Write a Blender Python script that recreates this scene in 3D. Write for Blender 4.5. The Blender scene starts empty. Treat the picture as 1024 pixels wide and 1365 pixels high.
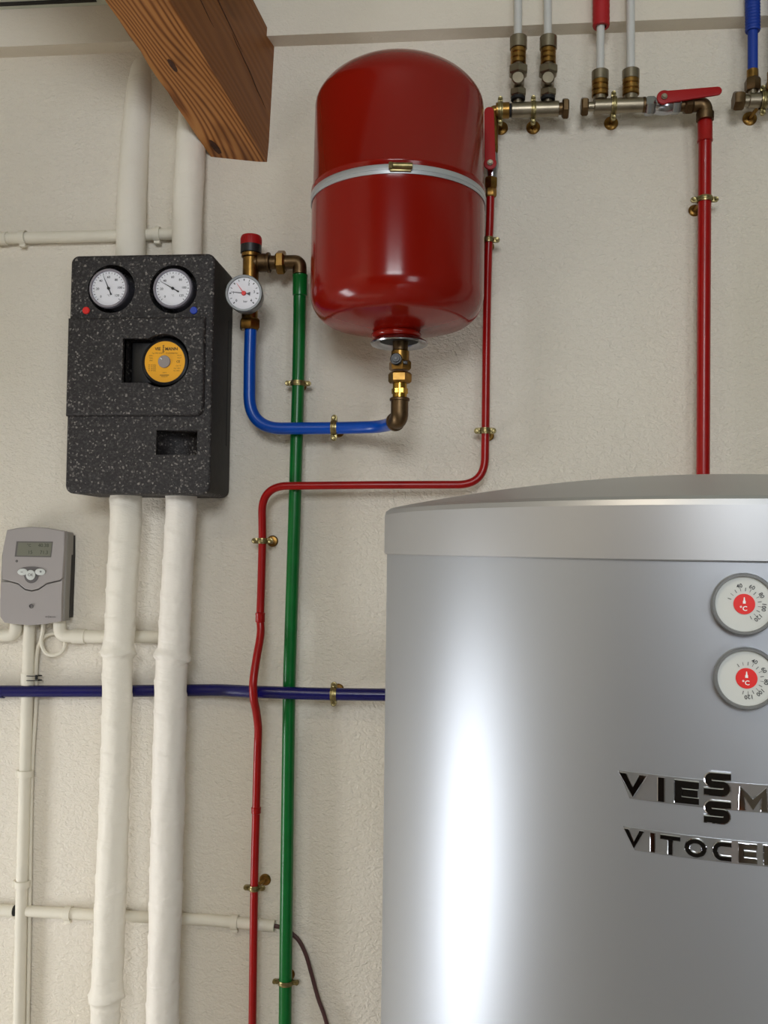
import bpy, bmesh, math, random
from mathutils import Vector, Matrix, noise
random.seed(7)
PI = math.pi
V3 = Vector
SC = bpy.context.scene
COL = SC.collection

# ------------------------------------------------------------------ camera
F = 1220.0
YC = 1.65
CAM = V3((0, -YC, 1.55))
yaw, pitch, roll = map(math.radians, (5.5, 2.2, 0.75))
fw = V3((-math.sin(yaw) * math.cos(pitch), math.cos(yaw) * math.cos(pitch), math.sin(pitch)))
rt0 = V3((math.cos(yaw), math.sin(yaw), 0)); up0 = rt0.cross(fw)
RT = rt0 * math.cos(roll) + up0 * math.sin(roll)
UP = -rt0 * math.sin(roll) + up0 * math.cos(roll)
cd = bpy.data.cameras.new('camera'); cam = bpy.data.objects.new('camera', cd); COL.objects.link(cam)
cd.sensor_fit = 'VERTICAL'; cd.sensor_height = 24.0; cd.lens = 24.0 * F / 1365.0
cd.clip_start = 0.02
cam.matrix_world = Matrix(((RT.x, UP.x, -fw.x, CAM.x), (RT.y, UP.y, -fw.y, CAM.y), (RT.z, UP.z, -fw.z, CAM.z), (0, 0, 0, 1)))
SC.camera = cam
SC.view_settings.view_transform = 'Standard'; SC.view_settings.look = 'None'
SC.view_settings.gamma = 1; SC.view_settings.use_curve_mapping = False
SC.view_settings.exposure = -0.08


def ray(px, py):
    return fw + RT * ((px - 512) / F) - UP * ((py - 682.5) / F)


def at(px, py, d=0.0):
    """measured spot of the photograph, on the plane d metres in front of the wall"""
    r = ray(px, py)
    return CAM + r * ((YC - d) / r.y)


def mpp(d=0.0):
    return (YC - d) / F


# ------------------------------------------------------------------ materials
def newmat(name):
    m = bpy.data.materials.new(name); m.use_nodes = True
    nt = m.node_tree; b = nt.nodes['Principled BSDF']
    return m, nt, b


def lin(c):
    return tuple(((v / 255) / 12.92 if v / 255 <= .04045 else ((v / 255 + .055) / 1.055) ** 2.4) for v in c) + (1,)


def bump(nt, b, scale=80, strength=.2, dist=.001, detail=3, kind='noise', coord='Object'):
    tc = nt.nodes.new('ShaderNodeTexCoord')
    n = nt.nodes.new('ShaderNodeTexNoise' if kind == 'noise' else 'ShaderNodeTexVoronoi')
    n.inputs['Scale'].default_value = scale
    if kind == 'noise': n.inputs['Detail'].default_value = detail
    bp = nt.nodes.new('ShaderNodeBump'); bp.inputs['Strength'].default_value = strength; bp.inputs['Distance'].default_value = dist
    nt.links.new(tc.outputs[coord], n.inputs['Vector'])
    nt.links.new(n.outputs[0], bp.inputs['Height']); nt.links.new(bp.outputs[0], b.inputs['Normal'])
    return n, bp, tc


def mat(name, rgb, rough=.5, metal=0.0, coat=0.0, var=0.0, vscale=30, bmp=None, spec=.5):
    m, nt, b = newmat(name)
    c = lin(rgb)
    b.inputs['Base Color'].default_value = c
    b.inputs['Roughness'].default_value = rough; b.inputs['Metallic'].default_value = metal
    b.inputs['Coat Weight'].default_value = coat; b.inputs['Coat Roughness'].default_value = .08
    b.inputs['Specular IOR Level'].default_value = spec
    if var:
        tc = nt.nodes.new('ShaderNodeTexCoord'); n = nt.nodes.new('ShaderNodeTexNoise')
        n.inputs['Scale'].default_value = vscale; n.inputs['Detail'].default_value = 4
        r = nt.nodes.new('ShaderNodeValToRGB')
        r.color_ramp.elements[0].position = .3; r.color_ramp.elements[1].position = .7
        r.color_ramp.elements[0].color = tuple(v * (1 - var) for v in c[:3]) + (1,)
        r.color_ramp.elements[1].color = tuple(min(1, v * (1 + var)) for v in c[:3]) + (1,)
        nt.links.new(tc.outputs['Object'], n.inputs['Vector']); nt.links.new(n.outputs[0], r.inputs[0])
        nt.links.new(r.outputs[0], b.inputs['Base Color'])
    if bmp: bump(nt, b, *bmp)
    return m


def wall_mat(name, rgb, s=1.0):
    m, nt, b = newmat(name)
    N = nt.nodes; L = nt.links
    tc = N.new('ShaderNodeTexCoord')
    big = N.new('ShaderNodeTexNoise'); big.inputs['Scale'].default_value = 2.2; big.inputs['Detail'].default_value = 5
    ramp = N.new('ShaderNodeValToRGB'); c = lin(rgb)
    ramp.color_ramp.elements[0].position = .3; ramp.color_ramp.elements[1].position = .7
    ramp.color_ramp.elements[0].color = (c[0] * .95, c[1] * .94, c[2] * .90, 1)
    ramp.color_ramp.elements[1].color = (c[0] * 1.02, c[1] * 1.02, c[2] * 1.03, 1)
    L.new(tc.outputs['Object'], big.inputs['Vector']); L.new(big.outputs[0], ramp.inputs[0]); L.new(ramp.outputs[0], b.inputs['Base Color'])
    mp = N.new('ShaderNodeMapping'); mp.inputs['Scale'].default_value = (1, 1, 1.5); mp.inputs['Rotation'].default_value = (0, .5, 0)
    L.new(tc.outputs['Object'], mp.inputs['Vector'])
    a = N.new('ShaderNodeTexNoise'); a.inputs['Scale'].default_value = 105; a.inputs['Detail'].default_value = 4; a.inputs['Distortion'].default_value = .8
    d = N.new('ShaderNodeTexNoise'); d.inputs['Scale'].default_value = 260; d.inputs['Detail'].default_value = 2
    L.new(mp.outputs[0], a.inputs['Vector']); L.new(mp.outputs[0], d.inputs['Vector'])
    mx = N.new('ShaderNodeMath'); mx.operation = 'MULTIPLY_ADD'; mx.inputs[1].default_value = .35
    L.new(d.outputs[0], mx.inputs[0]); L.new(a.outputs[0], mx.inputs[2])
    bp = N.new('ShaderNodeBump'); bp.inputs['Strength'].default_value = min(1, .68 * s); bp.inputs['Distance'].default_value = .005
    L.new(mx.outputs[0], bp.inputs['Height']); L.new(bp.outputs[0], b.inputs['Normal'])
    b.inputs['Roughness'].default_value = .85; b.inputs['Specular IOR Level'].default_value = .25
    return m


M = {}
M['wall'] = wall_mat('white_plaster', (227, 220, 207))
M['plate'] = wall_mat('painted_timber', (226, 218, 204), .5)
M['rearwall'] = mat('rear_plaster', (120, 116, 108), .9, var=.05, vscale=3)
M['floor'] = mat('screed', (165, 158, 146), .7, var=.15, vscale=6)
M['redpaint'] = mat('vessel_red', (130, 18, 7), .16, spec=.35)
M['redpipe'] = mat('pipe_red', (150, 8, 8), .28, spec=.4, var=.08, vscale=25, bmp=(90, .12, .0005))
M['green'] = mat('pipe_green', (0, 98, 38), .28, spec=.4, var=.1, vscale=25, bmp=(90, .12, .0005))
M['blue'] = mat('pipe_blue', (0, 70, 168), .28, spec=.4, var=.08, vscale=25, bmp=(90, .12, .0005))
M['dblue'] = mat('pipe_dark_blue', (12, 12, 84), .25, var=.1, vscale=25, bmp=(120, .25, .0006))
M['sleeve_blue'] = mat('sleeve_blue', (0, 52, 150), .55)
M['sleeve_red'] = mat('sleeve_red', (170, 8, 20), .6)
M['whitepipe'] = mat('plastic_white', (204, 204, 200), .4, var=.03)
M['conduit'] = mat('conduit_white', (226, 220, 204), .6, var=.04, vscale=15, bmp=(150, .3, .001))
M['brass'] = mat('brass', (142, 108, 56), .34, 1.0, var=.35, vscale=70)
M['oldbrass'] = mat('aged_brass', (104, 84, 60), .42, 1.0, var=.3, vscale=60)
M['brightbrass'] = mat('bright_brass', (188, 148, 66), .22, 1.0)
M['nickel'] = mat('nickel', (146, 136, 118), .36, 1.0, var=.12, vscale=60)
M['chrome'] = mat('chrome', (178, 180, 186), .2, 1.0)
M['zinc'] = mat('yellow_zinc', (146, 134, 94), .36, 1.0, var=.3, vscale=120)
M['strap'] = mat('strap_steel', (190, 194, 198), .42, .6, bmp=(300, .1, .0004))
M['black'] = mat('black_plastic', (22, 22, 24), .4)
M['blackr'] = mat('black_rubber', (14, 14, 14), .7)
M['redcap'] = mat('red_cap', (158, 10, 14), .5, spec=.35)
M['dial'] = mat('dial_white', (232, 232, 238), .45)
M['dialgrey'] = mat('dial_grey', (205, 208, 204), .45)
M['ink'] = mat('ink', (38, 38, 42), .5)
M['inkg'] = mat('ink_grey', (110, 112, 112), .5)
M['white'] = mat('print_white', (240, 240, 240), .5)
M['bezel'] = mat('bezel_lilac', (150, 148, 160), .25, .5)
M['bezeld'] = mat('bezel_grey', (118, 120, 120), .35, .3)
M['reddot'] = mat('red_dot', (222, 30, 26), .45)
M['bluedot'] = mat('blue_dot', (24, 60, 170), .45)
M['yellow'] = mat('label_yellow', (244, 172, 12), .4)
M['inkbrown'] = mat('label_ink', (96, 66, 14), .5)
M['knob'] = mat('knob_grey', (150, 140, 136), .4)
M['ctrl'] = mat('controller_grey', (160, 154, 152), .45)
M['ctrls'] = mat('controller_side', (140, 136, 130), .5)
M['ctrld'] = mat('controller_dark', (96, 92, 92), .5)
M['lcd'] = mat('lcd', (116, 117, 104), .3)
M['lcdink'] = mat('lcd_ink', (52, 56, 46), .5)
M['tank'] = mat('silver_paint', (174, 178, 184), .42, .8, bmp=(600, .04, .0002))
M['lid'] = mat('silver_lid', (186, 187, 189), .42, .8, bmp=(600, .04, .0002))
M['letter'] = mat('mirror_letters', (205, 205, 210), .05, 1.0)
M['badge'] = mat('badge_strip', (176, 178, 178), .2, .7)
M['cablebrown'] = mat('cable_brown', (74, 44, 44), .5)
M['doorwood'] = mat('door_wood', (206, 112, 60), .5, var=.3, vscale=8)
M['doordark'] = mat('door_dark', (26, 24, 24), .6)
def glass():
    m = bpy.data.materials.new('window_glass'); m.use_nodes = True; nt = m.node_tree; nt.nodes.clear()
    t = nt.nodes.new('ShaderNodeBsdfTransparent'); g = nt.nodes.new('ShaderNodeBsdfGlossy'); g.inputs['Roughness'].default_value = .02
    fr_ = nt.nodes.new('ShaderNodeFresnel'); fr_.inputs[0].default_value = 1.3
    mx = nt.nodes.new('ShaderNodeMixShader'); o = nt.nodes.new('ShaderNodeOutputMaterial')
    nt.links.new(fr_.outputs[0], mx.inputs[0]); nt.links.new(t.outputs[0], mx.inputs[1]); nt.links.new(g.outputs[0], mx.inputs[2]); nt.links.new(mx.outputs[0], o.inputs[0])
    return m


M['glass'] = glass()
M['ceil'] = wall_mat('ceiling_board', (205, 210, 196), .3)


def epp():
    m, nt, b = newmat('black_foam'); N = nt.nodes; L = nt.links
    tc = N.new('ShaderNodeTexCoord')
    v = N.new('ShaderNodeTexVoronoi'); v.inputs['Scale'].default_value = 360
    n = N.new('ShaderNodeTexNoise'); n.inputs['Scale'].default_value = 200; n.inputs['Detail'].default_value = 3
    L.new(tc.outputs['Object'], v.inputs['Vector']); L.new(tc.outputs['Object'], n.inputs['Vector'])
    sep = N.new('ShaderNodeSeparateColor'); L.new(v.outputs['Color'], sep.inputs[0])
    r = N.new('ShaderNodeValToRGB'); e = r.color_ramp.elements
    e[0].position = .0; e[0].color = lin((30, 26, 27)); e[1].position = 1.0; e[1].color = lin((140, 134, 128))
    x = r.color_ramp.elements.new(.55); x.color = lin((40, 36, 37))
    x = r.color_ramp.elements.new(.9); x.color = lin((66, 62, 61))
    L.new(sep.outputs[0], r.inputs[0])
    mx = N.new('ShaderNodeMixRGB'); mx.blend_type = 'MULTIPLY'; mx.inputs[0].default_value = .6
    L.new(r.outputs[0], mx.inputs[1])
    r2 = N.new('ShaderNodeValToRGB'); r2.color_ramp.elements[0].position = .35; r2.color_ramp.elements[0].color = (.35, .35, .35, 1); r2.color_ramp.elements[1].position = .6
    L.new(n.outputs[0], r2.inputs[0]); L.new(r2.outputs[0], mx.inputs[2])
    L.new(mx.outputs[0], b.inputs['Base Color'])
    bp = N.new('ShaderNodeBump'); bp.inputs['Strength'].default_value = .5; bp.inputs['Distance'].default_value = .0015
    L.new(v.outputs['Distance'], bp.inputs['Height']); L.new(bp.outputs[0], b.inputs['Normal'])
    b.inputs['Roughness'].default_value = .62
    return m


M['epp'] = epp()
M['epp_side'] = mat('black_foam_side', (44, 41, 39), .7, var=.15, vscale=60, bmp=(300, .3, .001))


def lagging():
    m, nt, b = newmat('painted_lagging'); N = nt.nodes; L = nt.links
    tc = N.new('ShaderNodeTexCoord')
    mp = N.new('ShaderNodeMapping'); mp.inputs['Rotation'].default_value = (0, .45, 0); mp.inputs['Scale'].default_value = (1, 1, 3.5)
    L.new(tc.outputs['Object'], mp.inputs['Vector'])
    a = N.new('ShaderNodeTexNoise'); a.inputs['Scale'].default_value = 9; a.inputs['Detail'].default_value = 6; a.inputs['Distortion'].default_value = 1.2
    d = N.new('ShaderNodeTexNoise'); d.inputs['Scale'].default_value = 160; d.inputs['Detail'].default_value = 2
    L.new(mp.outputs[0], a.inputs['Vector']); L.new(tc.outputs['Object'], d.inputs['Vector'])
    mx = N.new('ShaderNodeMath'); mx.operation = 'MULTIPLY_ADD'; mx.inputs[1].default_value = .12
    L.new(d.outputs[0], mx.inputs[0]); L.new(a.outputs[0], mx.inputs[2])
    bp = N.new('ShaderNodeBump'); bp.inputs['Strength'].default_value = .55; bp.inputs['Distance'].default_value = .006
    L.new(mx.outputs[0], bp.inputs['Height']); L.new(bp.outputs[0], b.inputs['Normal'])
    b.inputs['Base Color'].default_value = lin((236, 230, 217)); b.inputs['Roughness'].default_value = .6
    return m


M['lag'] = lagging()


def wood(name, c0, c1, c2, freq=34, warp_amt=.10, dark=.55, contrast=1.0):
    m, nt, b = newmat(name); N = nt.nodes; L = nt.links
    tc = N.new('ShaderNodeTexCoord')

    def noise_(sx, sy, scale, detail, dist=0.0):
        mp = N.new('ShaderNodeMapping'); mp.inputs['Scale'].default_value = (sx, sy, 1)
        n = N.new('ShaderNodeTexNoise'); n.inputs['Scale'].default_value = scale; n.inputs['Detail'].default_value = detail; n.inputs['Distortion'].default_value = dist
        L.new(tc.outputs['UV'], mp.inputs['Vector']); L.new(mp.outputs[0], n.inputs['Vector']); return n
    # slow field whose level lines are the growth rings (cathedral figure)
    slow = noise_(1, .22, 7, 1.2, .35)
    fine = noise_(1, .03, 260, 3)
    mid = noise_(1, .10, 24, 3)
    sx = N.new('ShaderNodeSeparateXYZ'); L.new(tc.outputs['UV'], sx.inputs[0])
    ma = N.new('ShaderNodeMath'); ma.operation = 'MULTIPLY_ADD'; ma.inputs[1].default_value = warp_amt; L.new(slow.outputs[0], ma.inputs[0]); L.new(sx.outputs[0], ma.inputs[2])
    mm = N.new('ShaderNodeMath'); mm.operation = 'MULTIPLY'; mm.inputs[1].default_value = freq * 2 * PI; L.new(ma.outputs[0], mm.inputs[0])
    m2 = N.new('ShaderNodeMath'); m2.operation = 'MULTIPLY_ADD'; m2.inputs[1].default_value = 3.0; L.new(mid.outputs[0], m2.inputs[0]); L.new(mm.outputs[0], m2.inputs[2])
    sn = N.new('ShaderNodeMath'); sn.operation = 'SINE'; L.new(m2.outputs[0], sn.inputs[0])
    h = N.new('ShaderNodeMath'); h.operation = 'MULTIPLY_ADD'; h.inputs[1].default_value = .5 * contrast; h.inputs[2].default_value = .5; L.new(sn.outputs[0], h.inputs[0])
    f = N.new('ShaderNodeMath'); f.operation = 'MULTIPLY_ADD'; f.inputs[1].default_value = .5; L.new(fine.outputs[0], f.inputs[0]); L.new(h.outputs[0], f.inputs[2])
    f2 = N.new('ShaderNodeMath'); f2.operation = 'SUBTRACT'; f2.inputs[1].default_value = .25; f2.use_clamp = True; L.new(f.outputs[0], f2.inputs[0])
    r = N.new('ShaderNodeValToRGB'); e = r.color_ramp.elements
    e[0].position = .0; e[0].color = lin(c0); e[1].position = .75; e[1].color = lin(c2)
    x = r.color_ramp.elements.new(.3); x.color = lin(c1)
    L.new(f2.outputs[0], r.inputs[0])
    kn = noise_(1, .35, 11, 3, 1.0)
    r2 = N.new('ShaderNodeValToRGB'); r2.color_ramp.elements[0].position = .30; r2.color_ramp.elements[0].color = (.22, .13, .09, 1); r2.color_ramp.elements[1].position = .46; r2.color_ramp.elements[1].color = (1, 1, 1, 1)
    L.new(kn.outputs[0], r2.inputs[0])
    mx = N.new('ShaderNodeMixRGB'); mx.blend_type = 'MULTIPLY'; mx.inputs[0].default_value = dark
    L.new(r.outputs[0], mx.inputs[1]); L.new(r2.outputs[0], mx.inputs[2])
    L.new(mx.outputs[0], b.inputs['Base Color'])
    bp = N.new('ShaderNodeBump'); bp.inputs['Strength'].default_value = .35; bp.inputs['Distance'].default_value = .0015
    L.new(f2.outputs[0], bp.inputs['Height']); L.new(bp.outputs[0], b.inputs['Normal'])
    b.inputs['Roughness'].default_value = .5; b.inputs['Specular IOR Level'].default_value = .35
    return m


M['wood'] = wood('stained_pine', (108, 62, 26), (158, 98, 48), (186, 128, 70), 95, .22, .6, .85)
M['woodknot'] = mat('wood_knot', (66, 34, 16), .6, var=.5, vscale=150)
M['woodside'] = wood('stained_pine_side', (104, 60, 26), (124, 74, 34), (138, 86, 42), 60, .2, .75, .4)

# ------------------------------------------------------------------ mesh helpers
OFF = {}


def basis(axis, hint=None):
    w = V3(axis).normalized()
    h = V3(hint) if hint is not None else (V3((0, 0, 1)) if abs(w.z) < .9 else V3((1, 0, 0)))
    u = h.cross(w).normalized(); v = w.cross(u)
    return u, v, w


class MB:
    def __init__(s):
        s.bm = bmesh.new(); s.uv = None

    def face(s, vs, mi=0):
        try:
            f = s.bm.faces.new(vs); f.material_index = mi; return f
        except ValueError:
            return None

    def lathe(s, prof, o, axis, seg=32, mi=0, hint=None, rot=0):
        u, v, w = basis(axis, hint); o = V3(o); rings = []
        for r, h in prof:
            c = o + w * h
            if r < 1e-7: rings.append([s.bm.verts.new(c)]); continue
            rings.append([s.bm.verts.new(c + (u * math.cos(a) + v * math.sin(a)) * r) for a in [rot + 2 * PI * k / seg for k in range(seg)]])
        for a, b in zip(rings, rings[1:]):
            if len(a) == 1 and len(b) == 1: continue
            for k in range(seg):
                k2 = (k + 1) % seg
                if len(a) == 1: s.face([a[0], b[k2], b[k]], mi)
                elif len(b) == 1: s.face([a[k], a[k2], b[0]], mi)
                else: s.face([a[k], a[k2], b[k2], b[k]], mi)
        return s

    def cyl(s, o, axis, r, h0, h1, seg=28, mi=0, ch=None, hint=None):
        c = min(r, abs(h1 - h0)) * .15 if ch is None else ch
        return s.lathe([(0, h0), (r - c, h0), (r, h0 + c), (r, h1 - c), (r - c, h1), (0, h1)], o, axis, seg, mi, hint)

    def hexn(s, o, axis, r, h0, h1, mi=0, rot=0, hint=None):
        """hex nut: r = half width over the corners"""
        c = abs(h1 - h0) * .18
        return s.lathe([(0, h0), (r * .86, h0), (r, h0 + c), (r, h1 - c), (r * .86, h1), (0, h1)], o, axis, 6, mi, hint, rot)

    def tube(s, pts, r, seg=20, mi=0, rfun=None, cap=True, hint=V3((0, -1, 0.01))):
        pts = [V3(p) for p in pts]; rings = []; n = len(pts)
        length = 0; prevu = None
        for i, p in enumerate(pts):
            t = (pts[min(i + 1, n - 1)] - pts[max(i - 1, 0)]).normalized()
            if i: length += (p - pts[i - 1]).length
            if prevu is None:
                u = hint.cross(t)
                if u.length < .1: u = V3((1, 0, 0)).cross(t)
                u.normalize()
            else:
                u = (prevu - t * prevu.dot(t)).normalized()
            prevu = u; v = t.cross(u); ring = []
            for k in range(seg):
                a = 2 * PI * k / seg
                rr = (r(length) if callable(r) else r)
                if rfun: rr += rfun(length, a)
                ring.append(s.bm.verts.new(p + (u * math.cos(a) + v * math.sin(a)) * rr))
            rings.append(ring)
        for a, b in zip(rings, rings[1:]):
            for k in range(seg):
                s.face([a[k], a[(k + 1) % seg], b[(k + 1) % seg], b[k]], mi)
        if cap:
            s.face(list(reversed(rings[0])), mi); s.face(rings[-1], mi)
        return s

    def box(s, c, sx, sy, sz, ax=None, bev=0, mi=0, segs=2):
        """box with half-less sizes along the axes ax = (u, v, w)"""
        ax = ax or (V3((1, 0, 0)), V3((0, 1, 0)), V3((0, 0, 1)))
        t = bmesh.new(); bmesh.ops.create_cube(t, size=1)
        for v in t.verts: v.co = V3((v.co.x * sx, v.co.y * sy, v.co.z * sz))
        if bev: bmesh.ops.bevel(t, geom=list(t.edges), offset=bev, segments=segs, profile=.5, affect='EDGES', clamp_overlap=True)
        s.join(t, lambda p: V3(c) + ax[0] * p.x + ax[1] * p.y + ax[2] * p.z, mi); return s

    def prism(s, poly, front, depth, bev=0, mi=0, segs=2):
        """poly: list of 3D points of the front outline; depth: vector to the back"""
        t = bmesh.new(); n = len(poly)
        a = [t.verts.new(V3(p)) for p in poly]; b = [t.verts.new(V3(p) + V3(depth)) for p in poly]
        f = t.faces.new(a); t.faces.new(list(reversed(b)))
        for k in range(n): t.faces.new([a[(k + 1) % n], a[k], b[k], b[(k + 1) % n]])
        bmesh.ops.recalc_face_normals(t, faces=list(t.faces))
        if bev:
            ed = [e for e in t.edges if all(v in a for v in e.verts)]
            bmesh.ops.bevel(t, geom=ed, offset=bev, segments=segs, profile=.5, affect='EDGES', clamp_overlap=True)
        s.join(t, None, mi); return s

    def join(s, t, fn=None, mi=0):
        mp = {}
        for v in t.verts: mp[v] = s.bm.verts.new(fn(v.co) if fn else v.co)
        for f in t.faces: s.face([mp[v] for v in f.verts], mi)
        t.free()

    def text(s, body, size, fn, extrude=.0002, mi=0, align='CENTER', bold=0.0, sx=1.0):
        cu = bpy.data.curves.new('t', 'FONT'); cu.body = body; cu.size = size; cu.align_x = align; cu.align_y = 'CENTER'
        cu.extrude = extrude; cu.offset = bold * size; cu.resolution_u = 2
        ob = bpy.data.objects.new('t', cu); COL.objects.link(ob)
        dg = bpy.context.evaluated_depsgraph_get(); me = bpy.data.meshes.new_from_object(ob.evaluated_get(dg))
        t = bmesh.new(); t.from_mesh(me)
        for v in t.verts: v.co.x *= sx
        s.join(t, fn, mi)
        bpy.data.objects.remove(ob); bpy.data.curves.remove(cu); bpy.data.meshes.remove(me)
        return s

    def build(s, name, m, parent=None, sharp=35, flat=False, label=None, loc=None, normals=True):
        bm = s.bm
        if normals: bmesh.ops.recalc_face_normals(bm, faces=list(bm.faces))
        ca = math.cos(math.radians(sharp))
        for f in bm.faces: f.smooth = not flat
        for e in bm.edges:
            if len(e.link_faces) == 2 and e.link_faces[0].normal.dot(e.link_faces[1].normal) < ca: e.smooth = False
        if parent is not None: off = OFF[parent.name]
        elif loc is not None: off = V3(loc)
        else:
            xs = [v.co for v in bm.verts]
            off = V3(((min(p.x for p in xs) + max(p.x for p in xs)) / 2, (min(p.y for p in xs) + max(p.y for p in xs)) / 2, min(p.z for p in xs)))
        for v in bm.verts: v.co -= off
        me = bpy.data.meshes.new(name); bm.to_mesh(me); bm.free()
        for mm in (m if isinstance(m, (list, tuple)) else [m]): me.materials.append(M[mm] if isinstance(mm, str) else mm)
        ob = bpy.data.objects.new(name, me); COL.objects.link(ob)
        if parent is not None: ob.parent = parent
        else: ob.location = off
        OFF[ob.name] = off
        if label: ob['label'] = label
        return ob


def tag(o, label, cat, group=None):
    o['label'] = label; o['category'] = cat
    if group: o['group'] = group
    return o


def thing(name, label, cat, loc, group=None):
    o = bpy.data.objects.new(name, None); COL.objects.link(o); o.location = V3(loc); o.empty_display_size = .05
    OFF[o.name] = V3(loc); return tag(o, label, cat, group)


def struct(o):
    o['kind'] = 'structure'; return o


def path(pts, fil=0.0, n=10, sub=0):
    """polyline with rounded corners; fil: one radius or a list"""
    pts = [V3(p) for p in pts]; out = [pts[0]]
    for i in range(1, len(pts) - 1):
        a, b, c = pts[i - 1], pts[i], pts[i + 1]
        f = fil[i] if isinstance(fil, (list, tuple)) else fil
        if f <= 0: out.append(b); continue
        d1 = (a - b); d2 = (c - b)
        l = min(f, d1.length * .49, d2.length * .49)
        p0 = b + d1.normalized() * l; p2 = b + d2.normalized() * l
        for k in range(n + 1):
            t = k / n; q = p0 * (1 - t) ** 2 + b * 2 * t * (1 - t) + p2 * t * t
            # pull towards a true arc
            out.append(q)
    out.append(pts[-1])
    if sub:
        o2 = [out[0]]
        for a, b in zip(out, out[1:]):
            k = max(1, int((b - a).length / sub))
            for j in range(1, k + 1): o2.append(a.lerp(b, j / k))
        out = o2
    return out


def catmull(pts, n=8):
    P = [V3(p) for p in pts]; P = [P[0] * 2 - P[1]] + P + [P[-1] * 2 - P[-2]]; out = []
    for i in range(1, len(P) - 2):
        for k in range(n):
            t = k / n; a, b, c, d = P[i - 1], P[i], P[i + 1], P[i + 2]
            out.append(.5 * ((2 * b) + (c - a) * t + (2 * a - 5 * b + 4 * c - d) * t * t + (3 * b - a - 3 * c + d) * t ** 3))
    out.append(P[-2]); return out


def boolean(ob, cutters):
    """cut boxes/cylinders out of ob, for good"""
    for c in cutters:
        md = ob.modifiers.new('b', 'BOOLEAN'); md.operation = 'DIFFERENCE'; md.object = c; md.solver = 'EXACT'
    bpy.context.view_layer.update()
    dg = bpy.context.evaluated_depsgraph_get()
    me = bpy.data.meshes.new_from_object(ob.evaluated_get(dg))
    ob.modifiers.clear(); old = ob.data; ob.data = me; bpy.data.meshes.remove(old)
    bm = bmesh.new(); bm.from_mesh(me); ca = math.cos(math.radians(35))
    for f in bm.faces: f.smooth = True
    for e in bm.edges:
        e.smooth = not (len(e.link_faces) == 2 and e.link_faces[0].normal.dot(e.link_faces[1].normal) < ca)
    bm.to_mesh(me); bm.free()


def drop(obs):
    for o in obs:
        me = o.data; bpy.data.objects.remove(o); bpy.data.meshes.remove(me)


# ------------------------------------------------------------------ room
XL, XR, YB, ZT = -1.95, 2.3, -4.2, 0
zplate0 = at(700, 49).z                      # lower edge of the timber plate above the wall
ztop = at(70, 6, .035).z                     # its top edge
SL = math.tan(math.radians(20))
zceil = lambda y: ztop + (-.035 - y) * SL
zr = zceil(YB)


def quadbox(x0, x1, y0, y1, z0, z1, name, m):
    b = MB(); b.box(((x0 + x1) / 2, (y0 + y1) / 2, (z0 + z1) / 2), x1 - x0, y1 - y0, z1 - z0)
    return struct(b.build(name, m))


quadbox(XL, XR, 0, .2, 0, zplate0 + .05, 'wall_back', 'wall')
quadbox(XL, XR, YB, .2, -.1, 0, 'floor', 'floor')


def gable(x, t, name, holes, m):
    # side wall with sloped head; a hole = (y0,y1,z0,z1) left open
    b = MB(); ys = sorted({YB, 0.2} | {h[0] for h in holes} | {h[1] for h in holes})
    for y0, y1 in zip(ys, ys[1:]):
        hs = [h for h in holes if h[0] <= y0 + 1e-6 and h[1] >= y1 - 1e-6]
        zs = [0] + [z for h in hs for z in (h[2], h[3])]
        spans = [(zs[i], zs[i + 1] if i + 1 < len(zs) else None) for i in range(0, len(zs), 2)]
        for z0, z1 in spans:
            a0 = zceil(y0) + .05 if z1 is None else z1; a1 = zceil(y1) + .05 if z1 is None else z1
            if z1 is not None and z1 - z0 < 1e-4: continue
            b.prism([(x, y0, z0), (x, y1, z0), (x, y1, a1), (x, y0, a0)], None, (t, 0, 0))
    return struct(b.build(name, m, flat=True))


LW = (-1.06, -.52, .05, 1.15)
LD = (-4.12, -3.1, 0, 2.0)                   # unseen dark door added in the left wall for the letters to mirror                # glazed slit in the left wall
gable(XL, -.15, 'wall_left', [LW, LD], 'wall')
gable(XR, .15, 'wall_right', [], 'rearwall')
RW = (-.75, .65, 2.2, 3.2)                    # window high in the rear wall
RD = (-1.85, -.12, 0, 2.0)
RV = (1.25, 2.15, .45, 1.85)                    # unseen low window added in the rear wall for low frontal light                     # added rear doorway
b = MB()
for x0, x1, z0, z1 in ((XL, RD[0], 0, RW[2]), (RD[1], RV[0], 0, RW[2]), (RV[0], RV[1], 0, RV[2]), (RV[0], RV[1], RV[3], RW[2]), (RV[1], XR, 0, RW[2]), (RD[0], RD[1], RD[3], RW[2]), (XL, RW[0], RW[2], RW[3]), (RW[1], XR, RW[2], RW[3]), (XL, XR, RW[3], zr + .1)):
    b.box(((x0 + x1) / 2, YB - .1, (z0 + z1) / 2), x1 - x0, .2, z1 - z0)
struct(b.build('wall_rear', 'rearwall', flat=True))


def framed(name, c, w, h, n, m='white', bar=.05, mull=True):
    """window frame + glass in a wall opening; n = normal"""
    n = V3(n); u = V3((0, 0, 1)).cross(n).normalized(); v = V3((0, 0, 1)); ax = (u, v, n); c = V3(c)
    f = MB()
    for s in (-1, 1):
        f.box(c + u * s * (w / 2 - bar / 2), bar, h, .06, ax, .004)
        f.box(c + v * s * (h / 2 - bar / 2), w - 2 * bar, bar, .06, ax, .004)
    if mull: f.box(c, bar * .8, h - 2 * bar, .05, ax, .004)
    fo = struct(f.build(name, m))
    g = MB(); g.box(c, w - 2 * bar, h - 2 * bar, .006, ax); g.build('pane', 'glass', fo)
    return fo


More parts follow.
